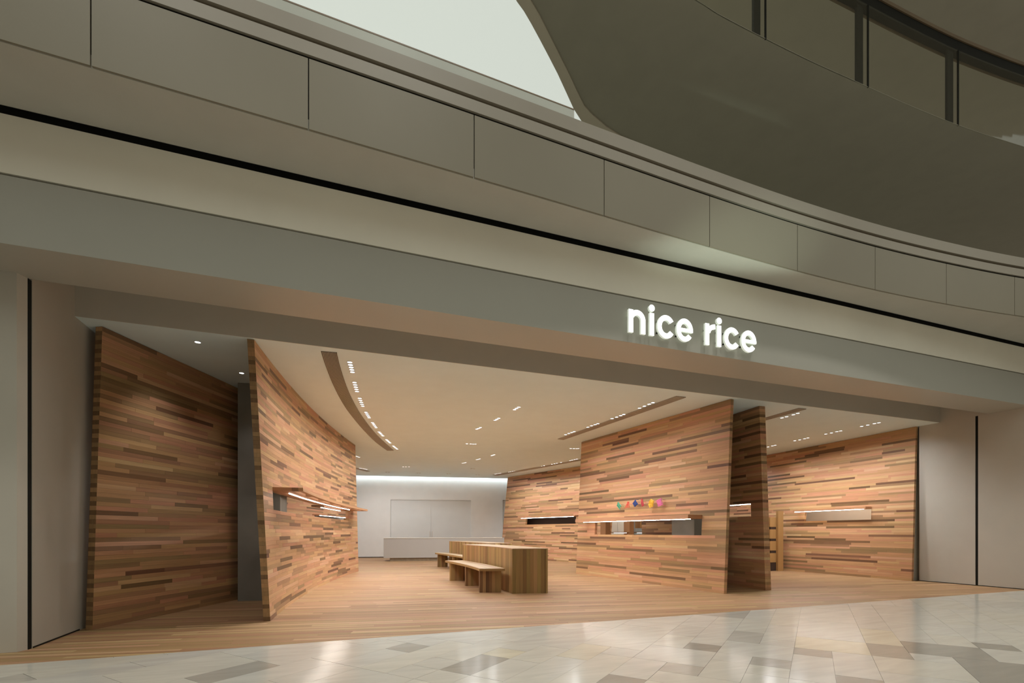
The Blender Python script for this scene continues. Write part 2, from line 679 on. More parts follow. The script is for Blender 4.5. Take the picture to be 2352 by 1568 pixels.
# the first letters of the lettering on that door (F, i)
lz2 = EYE + (HZ - 1194.5) * dr0 / FPX
t_ = tr0 + 0.235
fm = MB()
wall_piece(fm, t_, t_ + .012, lz2 - .03, lz2 + .03, .036, .04)
wall_piece(fm, t_, t_ + .04, lz2 + .018, lz2 + .03, .036, .04)
wall_piece(fm, t_, t_ + .032, lz2 - .006, lz2 + .005, .036, .04)
wall_piece(fm, t_ + .052, t_ + .063, lz2 - .03, lz2 + .012, .036, .04)
wall_piece(fm, t_ + .052, t_ + .063, lz2 + .02, lz2 + .03, .036, .04)
fm.build('door_lettering', VENTD, door2)

# ceiling, stopping short of the back wall for the cove
COVEW = 0.22
YC = 6.65
mb = MB().prism([(XL, YC), (XR, YC), (XR, 7.0), (RX, 7.0), tuple(back(RX, -COVEW)), tuple(back(-2.68, -COVEW))], CEIL, CEIL + 0.12)
struct('ceiling', mb, CEILM, 'smooth cream plaster ceiling of the shop', 'ceiling')
mb = MB()
wall_piece(mb, -5, 13.4, 3.88, 4.0, -1.0, 0.1)
wall_piece(mb, -5, 13.4, CEIL + 0.12, 3.9, -1.0, -0.95)
struct('ceiling_cove', mb, CEILM, 'recess above the back wall that hides the cove lamp', 'ceiling')
cl = MB()
wall_piece(cl, -3.5, 12.5, CEIL + 0.135, CEIL + 0.155, -0.15, -0.09)
tag(cl.build('cove_lamp', COVE), 'linear cove lamp hidden above the white back wall', 'lamp')

# left reveal of the portal
mb = MB().prism([(-9, 5.72), (-2.73, 5.72), (-2.69, 5.80), (-2.80, 5.802), (-3.0, 5.852), (-3.0, 6.0), (-9, 6.0)], 0, 3.9)
struct('wall_portal_left', mb, COLW, 'smooth grey-white pier at the left edge of the shop opening', 'wall')
mb = MB().prism([(-3.0, 5.852), (XL, 5.852), (XL, 23.5), (-3.0, 23.5)], 0, 3.9)
struct('wall_left', mb, COLW, 'plain taupe side wall at the left of the shop', 'wall')
mb = MB().box(-2.80, -2.684, 5.802, 5.852, 0, 3.468)
struct('trim_1', mb, DARKM, 'black vertical shutter guide on the left portal', 'shutter guide')
mb = MB().box(XL, XL + 0.006, 5.86, 6.75, 0, 0.014)
struct('baseboard_left', mb, DARKM, 'thin dark base joint along the left side wall', 'baseboard')
# right reveal
mb = MB().prism([(XR, 5.13), (12.9, 5.13), (12.9, 5.985), (XR, 5.985)], 0, 3.468)
struct('wall_portal_right', mb, COLW, 'smooth taupe pier at the right edge of the shop opening', 'wall')
mb = MB().prism([(XR, 6.03), (12.9, 6.03), (12.9, 7.045), (XR, 7.045)], 0, 3.95)
struct('wall_right', mb, COLW, 'plain taupe side wall at the right beside the timber screen', 'wall')
mb = MB().box(XR + 0.004, 12.6, 5.985, 6.03, 0, 3.468)
struct('trim_2', mb, DARKM, 'black vertical shutter guide on the right portal', 'shutter guide')
mb = MB().box(XR - 0.006, XR, 5.13, 7.04, 0, 0.014)
struct('baseboard_right', mb, DARKM, 'thin dark base joint along the right side wall', 'baseboard')
mb = MB().prism([(12.9, 6.95), (RX + .2, 6.95), (RX + .2, 21), (RX, 21), (RX, 7.045), (12.9, 7.045)], 0, 3.9)
struct('wall_right_inner', mb, BACKW, 'white wall behind the far right timber screen', 'wall')

mb = MB()  # added plate, stops light behind the screen showing in the gap
mb.add([(12.19, 7.12, 0), (12.9, 7.12, 0), (12.9, 7.12, 3.46), (12.36, 7.12, 3.46), (12.19, 7.15, 0), (12.9, 7.15, 0), (12.9, 7.15, 3.46), (12.36, 7.15, 3.46)],
       [(0, 1, 2, 3), (7, 6, 5, 4), (4, 5, 1, 0), (5, 6, 2, 1), (6, 7, 3, 2), (7, 4, 0, 3)])
struct('trim_12', mb, COLW, 'plate added to close the gap beside the far right screen against lamp light', 'trim')

# lintel: fascia, pocket for the shutter
FX0, FX1 = -9.0, 13.2
FY = 5.17
mb = MB().box(FX0, FX1, FY, 5.82, CEIL, 4.032)
struct('wall_fascia', mb, FASCIA, 'broad grey-white fascia over the shop front carrying the lit sign', 'fascia')
mb = MB().box(XL, XR, YC, YC + 0.12, CEIL + 0.12, 3.95)
mb.box(XL, XR, YC - 0.004, YC, CEIL, 3.95)
mb.box(FX0, FX1, 5.80, 6.8, 3.95, 4.05)
mb.box(XR, 12.9, 5.82, 6.03, 3.469, 3.95)
struct('wall_pocket', mb, COLW, 'recessed shutter pocket behind the fascia', 'fascia')
mb = MB().box(FX0, FX1, FY + 0.05, 5.6, 4.032, 4.052)
struct('trim_3', mb, DARKM, 'thin dark shadow line between fascia and upper band', 'trim')
mb = MB().box(FX0, FX1, FY, 5.6, 4.052, 4.535)
struct('wall_band', mb, BANDM, 'pale cream band above the shop fascia', 'fascia')
mb = MB().box(FX0, FX1, FY + 0.03, 5.6, 4.535, 4.62)
struct('trim_4', mb, DARKM, 'black shadow gap under the upper floor edge', 'trim')
mb = MB().box(FX0, 14, 5.6, 23.5, 4.05, 4.6)
struct('ceiling_slab', mb, SLABM, 'floor slab above the shop', 'slab')

# ---- parapet of the upper floor, gently curved towards the right
par = [(-13.7, 4.05), (-10.7, 4.15), (-7.7, 4.26), (-4.7, 4.365), (-3.2, 4.42), (-1.71, 4.48), (-0.21, 4.535), (1.29, 4.59), (2.79, 4.65), (4.30, 4.71),
       (5.80, 4.743), (7.30, 4.727), (8.78, 4.648), (10.27, 4.512), (11.74, 4.30), (13.17, 4.0), (14.57, 3.62)]
PZ = 4.58


def catmull(pts, n):
    out = []
    for k in range(len(pts) - 1):
        p0 = Vector(pts[max(k - 1, 0)])
        p1, p2 = Vector(pts[k]), Vector(pts[k + 1])
        p3 = Vector(pts[min(k + 2, len(pts) - 1)])
        for q in range(n):
            t = q / n
            out.append(0.5 * (2 * p1 + (p2 - p0) * t + (2 * p0 - 5 * p1 + 4 * p2 - p3) * t * t + (3 * p1 - p0 - 3 * p2 + p3) * t ** 3))
    out.append(Vector(pts[-1]))
    return out


NS = 8
pc = catmull(par, NS)


def offs(curve, d):
    out = []
    for k, p in enumerate(curve):
        a, b = curve[max(k - 1, 0)], curve[min(k + 1, len(curve) - 1)]
        t = (b - a).normalized()
        out.append(p + Vector((-t.y, t.x)) * d)
    return out


def ribbon(mbx, curve, d0, d1, z0, z1, mi=0, tone=None):
    a, b = offs(curve, d0), offs(curve, d1)
    rings = [((p.x, p.y, z0), (q.x, q.y, z0), (q.x, q.y, z1), (p.x, p.y, z1)) for p, q in zip(a, b)]
    return mbx.beam(rings, None, mi, tone)


# underside between the parapet and the shop front
mb = MB()
pin_ = offs(pc, 0.018)
for k in range(len(pc) - 1):
    p, q = pin_[k], pin_[k + 1]
    mb.prism([(p.x, p.y), (q.x, q.y), (q.x, 5.135), (p.x, 5.135)], PZ, PZ + 0.1)
for k in range(len(pc) - 1):
    p, q = pin_[k], pin_[k + 1]
    mb.prism([(p.x, p.y + .1), (q.x, q.y + .1), (q.x, 5.62), (p.x, 5.62)], PZ + 0.1, PZ + 0.14)
struct('ceiling_upper_edge', mb, SOFFM, 'pale underside of the upper floor edge above the shop front', 'soffit')
mb = MB()
ribbon(mb, pc, 0.02, 0.2, PZ + 0.1, 5.3)
parapet = struct('wall_parapet', mb, VENTD, 'curved parapet of the upper gallery clad in large pale panels', 'parapet')
for k in range(len(par) - 1):
    seg = pc[k * NS:(k + 1) * NS + 1]
    seg = [Vector(p) for p in seg]
    seg[0] = seg[0] + (seg[1] - seg[0]).normalized() * 0.005
    seg[-1] = seg[-1] - (seg[-1] - seg[-2]).normalized() * 0.005
    m1 = MB()
    ribbon(m1, seg, 0.0, 0.02, PZ + 0.006, 5.195)
    m1.build('cladding_panel', PARAM, parapet, smooth=False)


def ribstruct(name, d0, d1, z0, z1, mat, label, cat, c=None):
    m1 = MB()
    ribbon(m1, c or pc, d0, d1, z0, z1)
    return struct(name, m1, mat, label, cat)


ribstruct('trim_5', 0.015, 0.2, 5.20, 5.22, DARKM, 'dark joint along the top of the parapet panels', 'trim')
ribstruct('trim_6', -0.01, 0.2, 5.22, 5.335, COPEM, 'lower pale rail on top of the parapet panels', 'trim')
ribstruct('trim_7', 0.03, 0.2, 5.335, 5.385, COPED, 'brown recessed groove between the two parapet rails', 'trim')
ribstruct('trim_8', 0.0, 0.2, 5.385, 5.53, COPEM, 'upper pale rail on top of the parapet', 'trim')
lc = [p for p in pc if p.x < 2.56]
ribstruct('trim_9', 0.004, 0.14, 5.53, 5.62, COPEG, 'grey glassy strip standing on the parapet below the skylight', 'trim', lc)
ribstruct('trim_10', 0.002, 0.135, 5.62, 5.633, BRONZE, 'thin dark edge on the grey strip below the skylight', 'trim', lc)

# ---- third floor slab with glass balustrade, skylight, top ceiling
Z3 = 8.5
edge = [(1085, -300), (1150, -150), (1188, -70), (1220, 0), (1240, 34), (1274, 102), (1308, 170), (1325, 207), (1342, 241), (1359, 260), (1393, 289), (1427, 311), (1478, 333), (1546, 357)]
rim = [(1040, -300), (1110, -150), (1152, -70), (1187, 0), (1203, 22), (1220, 51), (1240, 88), (1260, 126), (1281, 167), (1298, 204), (1318, 248), (1345, 290), (1400, 330), (1480, 365), (1546, 390)]
near = [(1060, -420), (1200, -270), (1400, -118), (1600, 0), (1650, 32), (1737, 78), (1860, 139), (1973, 190), (2080, 238), (2181, 280), (2260, 308), (2352, 337), (2480, 372), (2640, 408)]
E3 = [gp(x, y, Z3) for x, y in edge]
N3 = [gp(x, y, Z3) for x, y in near]
R3 = [gp(x, y, Z3) for x, y in rim]
FAR = [gp(x, y, Z3) for x, y in ((1800, 500), (2100, 590), (2352, 660), (2640, 720))]
poly = list(reversed(N3)) + E3 + FAR
mb = MB().prism([tuple(p) for p in poly], Z3, Z3 + 0.006)
slab = struct('ceiling_third_floor', mb, SLABM, 'dark olive underside of the third floor gallery', 'slab')
poly = R3 + list(reversed(E3))
mb = MB().prism([tuple(p) for p in poly], Z3 - 0.02, Z3 + 0.4)
struct('trim_11', mb, RIMM, 'pale curved rim of the third floor gallery beside the skylight', 'trim')
# balustrade on the near edge
bal = empty('glass_balustrade', (N3[7].x, N3[7].y, Z3))
tag(bal, 'glass balustrade with black posts and rail on the third floor edge, upper right', 'balustrade')
nc = catmull([tuple(p) for p in N3], 4)


def balus(d0, d1, z0, z1, name, mat, c=None):
    m1 = MB()
    ribbon(m1, c or nc, d0, d1, z0, z1)
    m1.v = rel(bal, m1.v)
    return m1.build(name, mat, bal)


hr = EYE + (HZ - 106) * nc[36].dot(FW) / FPX
balus(0.02, 0.14, hr, hr + 0.20, 'top_rail', DARKM)
balus(0.0, 0.15, hr + 0.20, hr + 0.26, 'rail_cap', BRONZE)
balus(0.13, 0.15, hr - 0.03, hr, 'rail_trim', BRONZE)
posts = [1746, 1982.5, 2190.5, 1480]
prevk = 0
cuts = []
for px in posts:
    best = min(range(len(nc)), key=lambda k: abs(CX + FPX * nc[k].dot(RT) / max(nc[k].dot(FW), .1) - px))
    # refine along neighbouring segment
    bp, be = None, 1e9
    for k in (max(best - 1, 0), min(best, len(nc) - 2)):
        for q in range(21):
            p = nc[k].lerp(nc[k + 1], q / 20)
            e = abs(CX + FPX * p.dot(RT) / p.dot(FW) - px)
            if e < be:
                be, bp, kk = e, p, k
    t = (nc[kk + 1] - nc[kk]).normalized()
    n = Vector((-t.y, t.x))
    d = bp.dot(FW)
    wd = 18.5 * d / FPX / abs(t.dot(RT) + 1e-6)
    wd = min(wd, 0.22)
    quad = [bp - t * wd / 2 + n * .05, bp + t * wd / 2 + n * .05, bp + t * wd / 2 + n * .09, bp - t * wd / 2 + n * .09]
    m1 = MB().prism([tuple(q) for q in quad], Z3 + 0.006, hr)
    m1.v = rel(bal, m1.v)
    m1.build('post', DARKM, bal)
    cuts.append((kk, bp + t * (wd / 2 + 0.05), t))
cuts.sort(key=lambda q: q[0])
start = [nc[0]]
k0 = 0
for (kk, p, t) in cuts + [(len(nc) - 2, nc[-1], None)]:
    seg = start + [nc[k] for k in range(k0 + 1, kk + 1)] + [p]
    balus(0.0, 0.012, Z3 - 0.0, hr, 'glass_pane', GLASS, seg)
    if t is not None:
        m1 = MB()
        n = Vector((-t.y, t.x))
        m1.prism([tuple(p - t * .006 - n * .004), tuple(p + t * .012 - n * .004), tuple(p + t * .012 + n * .02), tuple(p - t * .006 + n * .02)], Z3, hr)
        m1.v = rel(bal, m1.v)
        m1.build('pane_joint', DARKM, bal)
        start = [p + t * 0.012]
        k0 = kk
# gallery ceiling and skylight
Z4 = 12.2
bA, bB = gp(1330, -150, Z4), gp(1475, 330, Z4)
bdir = (bB - bA).normalized()
q0, q1 = bA - bdir * 9, bB + bdir * 8
mb = MB().prism([tuple(q0), (26, q0.y), (26, 24), tuple(q1)], Z4, Z4 + 0.2)
struct('ceiling_gallery', mb, CEIL3, 'plain olive-grey ceiling over the third floor gallery at the upper right', 'ceiling')
mb = MB().box(8, 30, 24, 24.3, 8.0, Z4)
struct('wall_gallery_back', mb, GREY, 'dark far wall of the third floor gallery behind the glass', 'wall')
mb = MB().prism([(-16, -14), (26, -14), (26, q0.y), tuple(q0), tuple(q1), (q1.x - 4, 24), (-16, 24)], Z4, Z4 + 0.2)
struct('window_1', mb, SKYM, 'large luminous white skylight over the mall atrium', 'skylight')

# ================================================================ TIMBER SCREENS
ROWS = 67
RH = CEIL / ROWS


def screen(name, label, bot, top, L, thick, back_sign, seed, slot=None, seg=None, plen=(0.35, 1.6), H=CEIL - 0.004, cat='partition', end_grain=None, tone=None):
    """bot(s), top(s): plan curves of the visible face at floor and ceiling, s in metres.
    slot=(s0,s1,row0,row1). Boards run through the whole thickness."""
    r = random.Random(seed)
    base = Vector(bot(0))
    root = empty(name, (base.x, base.y, 0))
    tag(root, label, cat)

    def nb(s):
        a, b = Vector(bot(max(0, s - .05))), Vector(bot(min(L, s + .05)))
        t = (b - a).normalized()
        return Vector((-t.y, t.x)) * back_sign

    def pt(s, z, off=0.0):
        wz = z / CEIL
        p = Vector(bot(s)) * (1 - wz) + Vector(top(s)) * wz
        p = p + nb(s) * off
        return (p.x - base.x, p.y - base.y, z)

    planks = []
    rh = H / ROWS
    for k in range(ROWS):
        z0, z1 = k * rh, (k + 1) * rh
        spans = [(0.0, L)]
        if slot and slot[2] <= k < slot[3]:
            spans = [(0.0, slot[0]), (slot[1], L)]
        for (a, b) in spans:
            s = a
            first = True
            while s < b - 1e-6:
                l = r.uniform(*plen)
                if first:
                    l *= r.uniform(0.3, 1)
                    first = False
                e = s + l
                if b - e < 0.18:
                    e = b
                planks.append((s, e, z0, z1, (tone or tone_wall)(r), r.uniform(-0.0012, 0.0)))
                s = e
    scored = []
    for p in planks:
        c = pt((p[0] + p[1]) / 2, (p[2] + p[3]) / 2)
        scored.append(((p[1] - p[0]) * proj_scale((c[0] + base.x, c[1] + base.y)), p))
    scored.sort(key=lambda q: -q[0])
    rest = MB()
    g = 0.0006
    for k, (s_, (a, b, z0, z1, tn, pr)) in enumerate(scored):
        n = 1 if not seg else max(1, math.ceil((b - a) / seg))
        rings, sv = [], []
        for q in range(n + 1):
            s = a + (b - a) * q / n
            if q == 0 and a > 0:
                s += g
            if q == n and b < L:
                s -= g
            rings.append((pt(s, z0 + g, -pr), pt(s, z1 - g, -pr), pt(s, z1 - g, thick), pt(s, z0 + g, thick)))
            sv.append(s)
        if k < 300:
            mbx = MB().beam(rings, sv, 0, tn)
        else:
            mbx = rest.beam(rings, sv, 0, tn)
        if a == 0 and end_grain:
            # the sawn end of every second course shows darker
            odd = round(z0 / rh) % 2 if end_grain == 'alternate' else tn[1] < 0.3
            mbx.t[-2] = ((0.10 + 0.14 * tn[2]) if odd else (0.34 + 0.26 * tn[2]), 0.75, tn[2])
        if k < 300:
            mbx.build('board', WALLW, root)
    if rest.v:
        tag(rest.build('small_boards', WALLW, root), kind='stuff')
    # thin core sheet so that no light leaks through the joints
    mid = thick / 2
    core = MB()

    def sheet(s0, s1, z0, z1):
        n = 1 if not seg else max(1, math.ceil((s1 - s0) / seg))
        m = max(1, round((z1 - z0) / 0.35))
        for w_ in range(m):
            za_, zb_ = z0 + (z1 - z0) * w_ / m, z0 + (z1 - z0) * (w_ + 1) / m
            rings = []
            for q in range(n + 1):
                s = s0 + (s1 - s0) * q / n
                rings.append((pt(s, za_, mid - .004), pt(s, zb_, mid - .004), pt(s, zb_, mid + .004), pt(s, za_, mid + .004)))
            core.beam(rings)
    i = 0.012
    if slot:
        za, zb = slot[2] * rh, slot[3] * rh
        sheet(i, L - i, 0.005, za - i)
        sheet(i, L - i, zb + i, H - i)
        sheet(i, slot[0] - i, za - i, zb + i)
        sheet(slot[1] + i, L - i, za - i, zb + i)
    else:
        sheet(i, L - i, 0.005, H - i)
    core.build('core_sheet', CORE, root)
    return root, pt, nb, rh


def canopy(root, pt, s0, s1, z, depth, thick=0.035, side=-1, wall_thick=0.0, nseg=24, slats=0, led=(0.1, 0.1), led_off=0.35, r=random.Random(3), rim_w=0.06):
    """slim timber hood at the head of a slot; side -1 projects from the front face"""
    def at(s, off, zz):
        return pt(s, zz, side * off if side < 0 else wall_thick + off)

    def strip(a, b, o0, o1, z0, z1, name, mat, n=nseg, tn=(0.62, 0.3, 0.4), parent=root):
        rings = []
        for q in range(n + 1):
            s = a + (b - a) * q / n
            rings.append((at(s, o0, z0), at(s, o1, z0), at(s, o1, z1), at(s, o0, z1)))
        return MB().beam(rings, None, 0, tn).build(name, mat, parent)
    if slats:
        inner = depth * 0.62
        cb = strip(s0, s1, -0.04, inner, z, z + thick, 'hood_board', WALLW)
        strip(s0, s1, depth - rim_w, depth, z, z + thick, 'hood_rail', WALLW, tn=(0.7, .5, .2))
        for k in range(slats + 1):
            sa = s0 + (s1 - s0 - 0.14) * k / slats
            strip(sa, sa + 0.14, inner, depth - rim_w, z, z + thick, 'hood_slat', WALLW, n=1, tn=(0.3 if k == 0 else .55, .4, k * .1))
    else:
        cb = strip(s0, s1, -0.04, depth, z, z + thick, 'hood_board', WALLW)
    lo = depth * led_off
    strip(s0 + led[0], s1 - led[1], lo, lo + 0.014, z - 0.009, z - 0.001, 'led_strip', LED, parent=cb)
    return cb


def lin(a, b):
    a, b = Vector(a), Vector(b)
    return lambda s, L=(b - a).length: a + (b - a) * (s / L)


def linL(a, b, L):
    a, b = Vector(a), Vector(b)
    return lambda s: a + (b - a) * (s / L)


# dark screen at the far left
L1 = 2.47
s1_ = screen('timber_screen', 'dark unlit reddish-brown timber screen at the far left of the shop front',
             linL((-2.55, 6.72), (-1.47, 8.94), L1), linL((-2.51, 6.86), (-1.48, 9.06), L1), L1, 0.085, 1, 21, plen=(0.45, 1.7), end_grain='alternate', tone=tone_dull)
# long curved screen
cb_ = (0.01581966, 0.06372177, -0.73957722)
ct_ = (0.013, 0.11, -0.93)


def curve_y(c, y0, y1):
    def f(s, n=L2_):
        y = y0 + (y1 - y0) * s / n
        u = y - 6.65
        return Vector((c[0] * u * u + c[1] * u + c[2], y))
    return f


L2_ = 7.6
root2, pt2, nb2, rh2 = screen('timber_screen', 'long curved leaning orange-lit timber screen with a lit slot, left of the entrance',
                              curve_y(cb_, 6.63, 14.18), curve_y(ct_, 6.68, 13.85), L2_, 0.078, 1, 22,
                              slot=(0.57, 6.72, 27, 32), seg=0.45, plen=(0.25, 1.1), end_grain='mixed')
canopy(root2, pt2, 0.57, 7.2, 32 * rh2, 0.38, thick=0.046, slats=6, led=(0.45, 0.9), led_off=0.30)
canopy(root2, pt2, 4.55, 6.7, 32 * rh2 - 0.02, 0.22, side=1, wall_thick=0.078, led=(0.25, 0.15))
# straight screen with the yarn ornaments
L3 = 4.65
b3, t3 = linL((6.49, 6.76), (5.97, 11.37), L3), linL((6.63, 6.74), (6.13, 11.36), L3)
root3, pt3, nb3, rh3 = screen('timber_screen', 'leaning orange timber screen with small coloured yarn ornaments and a window slot',
                              b3, t3, L3, 0.072, -1, 23, slot=(0.55, 3.9, 20, 26), plen=(0.4, 1.7))
canopy(root3, pt3, 0.55, 4.25, 26 * rh3, 0.36, thick=0.072, led=(0.12, 0.1), led_off=0.45, nseg=1)
# dark back of its partner screen
L4 = 4.3
root4, pt4, nb4, rh4 = screen('timber_screen', 'shadowed dark brown timber screen seen between the two lit right-hand screens',
                              linL((7.62, 6.9), (7.95, 11.2), L4), linL((7.50, 6.93), (7.80, 11.2), L4), L4, 0.13, -1, 24,
                              slot=(0.30, 3.4, 27, 32), plen=(0.4, 1.5))
canopy(root4, pt4, 0.3, 3.6, 32 * rh4, 0.26, side=1, wall_thick=0.13, led=(0.0, 0.2), nseg=1, led_off=0.1)
# far right screen
L5 = 10.0
b5, t5 = linL((12.10, 7.06), (12.03, 17.0), L5), linL((12.27, 7.07), (12.91, 17.0), L5)
root5, pt5, nb5, rh5 = screen('timber_screen', 'bright leaning timber screen on the far right ending at the taupe side wall',
                              b5, t5, L5, 0.062, -1, 25, slot=(0.93, 2.74, 27, 32), plen=(0.4, 1.8), seg=1.0)
canopy(root5, pt5, 0.93, 2.95, 32 * rh5, 0.22, thick=0.055, led=(0.08, 0.02), nseg=1, led_off=0.7)
# screen at the back, centre right
L7 = 6.3
b7, t7 = linL((8.73 - .2, 14.0), (7.02 - .2, 20.05), L7), linL((8.80, 14.0), (7.06, 19.75), L7)
root7, pt7, nb7, rh7 = screen('timber_screen', 'bright timber screen deep in the shop with a dark slot, right of the white counter',
                              b7, t7, L7, 0.08, -1, 26, slot=(1.7, 4.7, 27, 32), plen=(0.4, 1.6))
canopy(root7, pt7, 1.6, 4.9, 32 * rh7, 0.16, led=(0.1, 0.05), nseg=1, led_off=0.8)
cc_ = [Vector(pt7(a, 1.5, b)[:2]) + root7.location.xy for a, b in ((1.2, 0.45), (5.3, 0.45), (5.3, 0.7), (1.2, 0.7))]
struct('wall_slot_backing', MB().prism([tuple(p) for p in cc_], 0, CEIL - .002), CORE, 'dark backing added behind the slot of the rear screen to darken it', 'column')  # added dark block, makes the slot in front of it look dark
# curved screen seen only through the slot of the long curved one
L6 = 9.0
b6, t6 = linL((-2.35, 12.2), (0.52, 20.9), L6), linL((-2.5, 12.2), (0.4, 20.9), L6)
root6, pt6, nb6, rh6 = screen('timber_screen', 'timber screen glimpsed through the slot of the long curved screen',
                              b6, t6, L6, 0.08, 1, 27, slot=(5.6, 8.9, 27, 32), plen=(0.5, 1.6))
canopy(root6, pt6, 5.4, 8.95, 32 * rh6, 0.25, led=(0.1, 0.05), nseg=1, led_off=0.8)

# grey clad columns between the screens
mb = MB().prism([(-1.44, 8.71), (-0.82, 8.60), (-0.80, 9.55), (-1.34, 9.66)], 0, CEIL - .002)
struct('wall_column_left', mb, GREY, 'dark grey plaster column standing between the two left screens', 'column')
mb = MB().prism([(6.72, 7.78), (7.44, 7.74), (7.44, 8.42), (6.72, 8.46)], 0, CEIL - .002)
struct('wall_column_right', mb, GREY, 'dark grey plaster column behind the window slot of the ornament screen', 'column')

# ================================================================ FURNITURE
def staves(pA, pB, n, z0, z1, inset, parent, r, depthv, mat=TABLEW, name='stave', lo=0.0, hi=1.0):
    """vertical boards standing side by side from pA to pB (plan), facing outwards"""
    pA, pB = Vector(pA), Vector(pB)
    base = parent.location
    for k in range(n):
        a, b = pA.lerp(pB, k / n), pA.lerp(pB, (k + 1) / n)
        t = (b - a).normalized()
        a, b = a + t * .0008, b - t * .0008
        o = Vector(depthv) * 1.0
        j = o.normalized() * r.uniform(0, 0.0025)
        ring = lambda z: ((a.x + j.x - base.x, a.y + j.y - base.y, z), (b.x + j.x - base.x, b.y + j.y - base.y, z),
                          (b.x + o.x - base.x, b.y + o.y - base.y, z), (a.x + o.x - base.x, a.y + o.y - base.y, z))
        tn = (lo + (hi - lo) * r.random(), r.random(), r.random())
        MB().beam([ring(z0), ring(z1)], None, 0, tn).build(name, mat, parent)


def arcpts(a, b, bow, n):
    """a..b with a sideways bow"""
    a, b = Vector(a), Vector(b)
    t = (b - a).normalized()
    nn = Vector((t.y, -t.x))
    return [a.lerp(b, k / n) + nn * bow * (1 - (2 * k / n - 1) ** 2) for k in range(n + 1)]


def table(label, FL, FR, BL, BR, bow, H, seed, group):
    r = random.Random(seed)
    t = empty('block_table', (FL[0], FL[1], 0))
    tag(t, label, 'table', group)
    n = 8
    left = arcpts(FL, BL, bow, n)
    right = arcpts(FR, BR, bow, n)
    # boards along the curved sides
    for side, sg in ((left, 1), (right, -1)):
        for k in range(n):
            a, b = side[k], side[k + 1]
            tt = (b - a).normalized()
            nrm = Vector((tt.y, -tt.x)) * sg * 0.03
            staves(a, b, 6, 0.0, H - 0.012, 0, t, r, nrm, lo=0.5)  # side boards kept pale, putting the light on them into the tone
    staves(FL, FR, 10, 0.0, H - 0.012, 0, t, r, (Vector(BL) - Vector(FL)).normalized() * 0.03)
    staves(BL, BR, 10, 0.0, H - 0.012, 0, t, r, (Vector(FL) - Vector(BL)).normalized() * 0.03)
    base = t.location
    ins = MB()
    c = sum(left + right, Vector((0, 0))) / (2 * n + 2)
    pl = [p + (c - p).normalized() * 0.03 for p in left] + [p + (c - p).normalized() * 0.03 for p in reversed(right)]
    ins.prism([(p.x - base.x, p.y - base.y) for p in pl], 0.01, H - 0.013)
    ins.build('body', CORE, t)
    top = MB()
    m = 9
    for k in range(m):
        rings = []
        for q in range(n + 1):
            a = left[q].lerp(right[q], k / m)
            b = left[q].lerp(right[q], (k + 1) / m)
            g = (b - a).normalized() * .0006
            a, b = a + g - base.xy, b - g - base.xy
            rings.append(((a.x, a.y, H - .012), (b.x, b.y, H - .012), (b.x, b.y, H), (a.x, a.y, H)))
        top.beam(rings, None, 0, tone_any(r))
    top.build('tabletop', TOPW, t)
    return t


def bench(label, FL, FR, BL, BR, bow, H, seed, group, legs=(0.03, 0.45, 0.88)):
    r = random.Random(seed)
    t = empty('bench', (FL[0], FL[1], 0))
    tag(t, label, 'bench', group)
    base = t.location
    n = 10
    left, right = arcpts(FL, BL, bow, n), arcpts(FR, BR, bow, n)
    seat = MB()
    m = 7
    for k in range(m):
        rings = []
        for q in range(n + 1):
            a = left[q].lerp(right[q], k / m) - base.xy
            b = left[q].lerp(right[q], (k + 1) / m) - base.xy
            g = (b - a).normalized() * .0005
            a, b = a + g, b - g
            rings.append(((a.x, a.y, H - .045), (b.x, b.y, H - .045), (b.x, b.y, H), (a.x, a.y, H)))
        seat.beam(rings, None, 0, tone_any(r))
    st = seat.build('seat', TOPW, t)
    ed = MB()
    rings = []
    for q in range(n + 1):
        o = (left[q] - right[q]).normalized() * 0.012
        a = left[q] - base.xy
        b = a + o
        rings.append(((a.x, a.y, H - .045), (b.x, b.y, H - .045), (b.x, b.y, H - .001), (a.x, a.y, H - .001)))
    ed.beam(rings, None, 0, (0.8, .5, .3))
    ed.build('seat_edge', TABLEW, t)
    fe = (left[0] - left[1]).normalized() * 0.012
    a, b = left[0] - base.xy, right[0] - base.xy
    rings = [((p.x, p.y, H - .045), (p.x + fe.x, p.y + fe.y, H - .045), (p.x + fe.x, p.y + fe.y, H - .001), (p.x, p.y, H - .001)) for p in (a, b)]
    MB().beam(rings, None, 0, (0.7, .5, .6)).build('seat_edge', TABLEW, t)
    for f in legs:
        q = f * n
        k = min(int(q), n - 1)
        a = left[k].lerp(left[k + 1], q - k)
        b = right[k].lerp(right[k + 1], q - k)
        tt = (left[k + 1] - left[k]).normalized() * 0.07
        lg = MB()
        nn = 7
        a2, b2 = a.lerp(b, 0.02), a.lerp(b, 0.90)
        for j in range(nn):
            p, s = a2.lerp(b2, j / nn), a2.lerp(b2, (j + 1) / nn)
            g = (s - p).normalized() * .0006
            p, s = p + g - base.xy, s - g - base.xy
            rg = lambda z: ((p.x, p.y, z), (s.x, s.y, z), (s.x + tt.x, s.y + tt.y, z), (p.x + tt.x, p.y + tt.y, z))
            lg.beam([rg(0), rg(H - .045)], None, 0, (r.uniform(.15, .85), r.random(), r.random()))
        lg.build('leg', TABLEW, t)
    return t


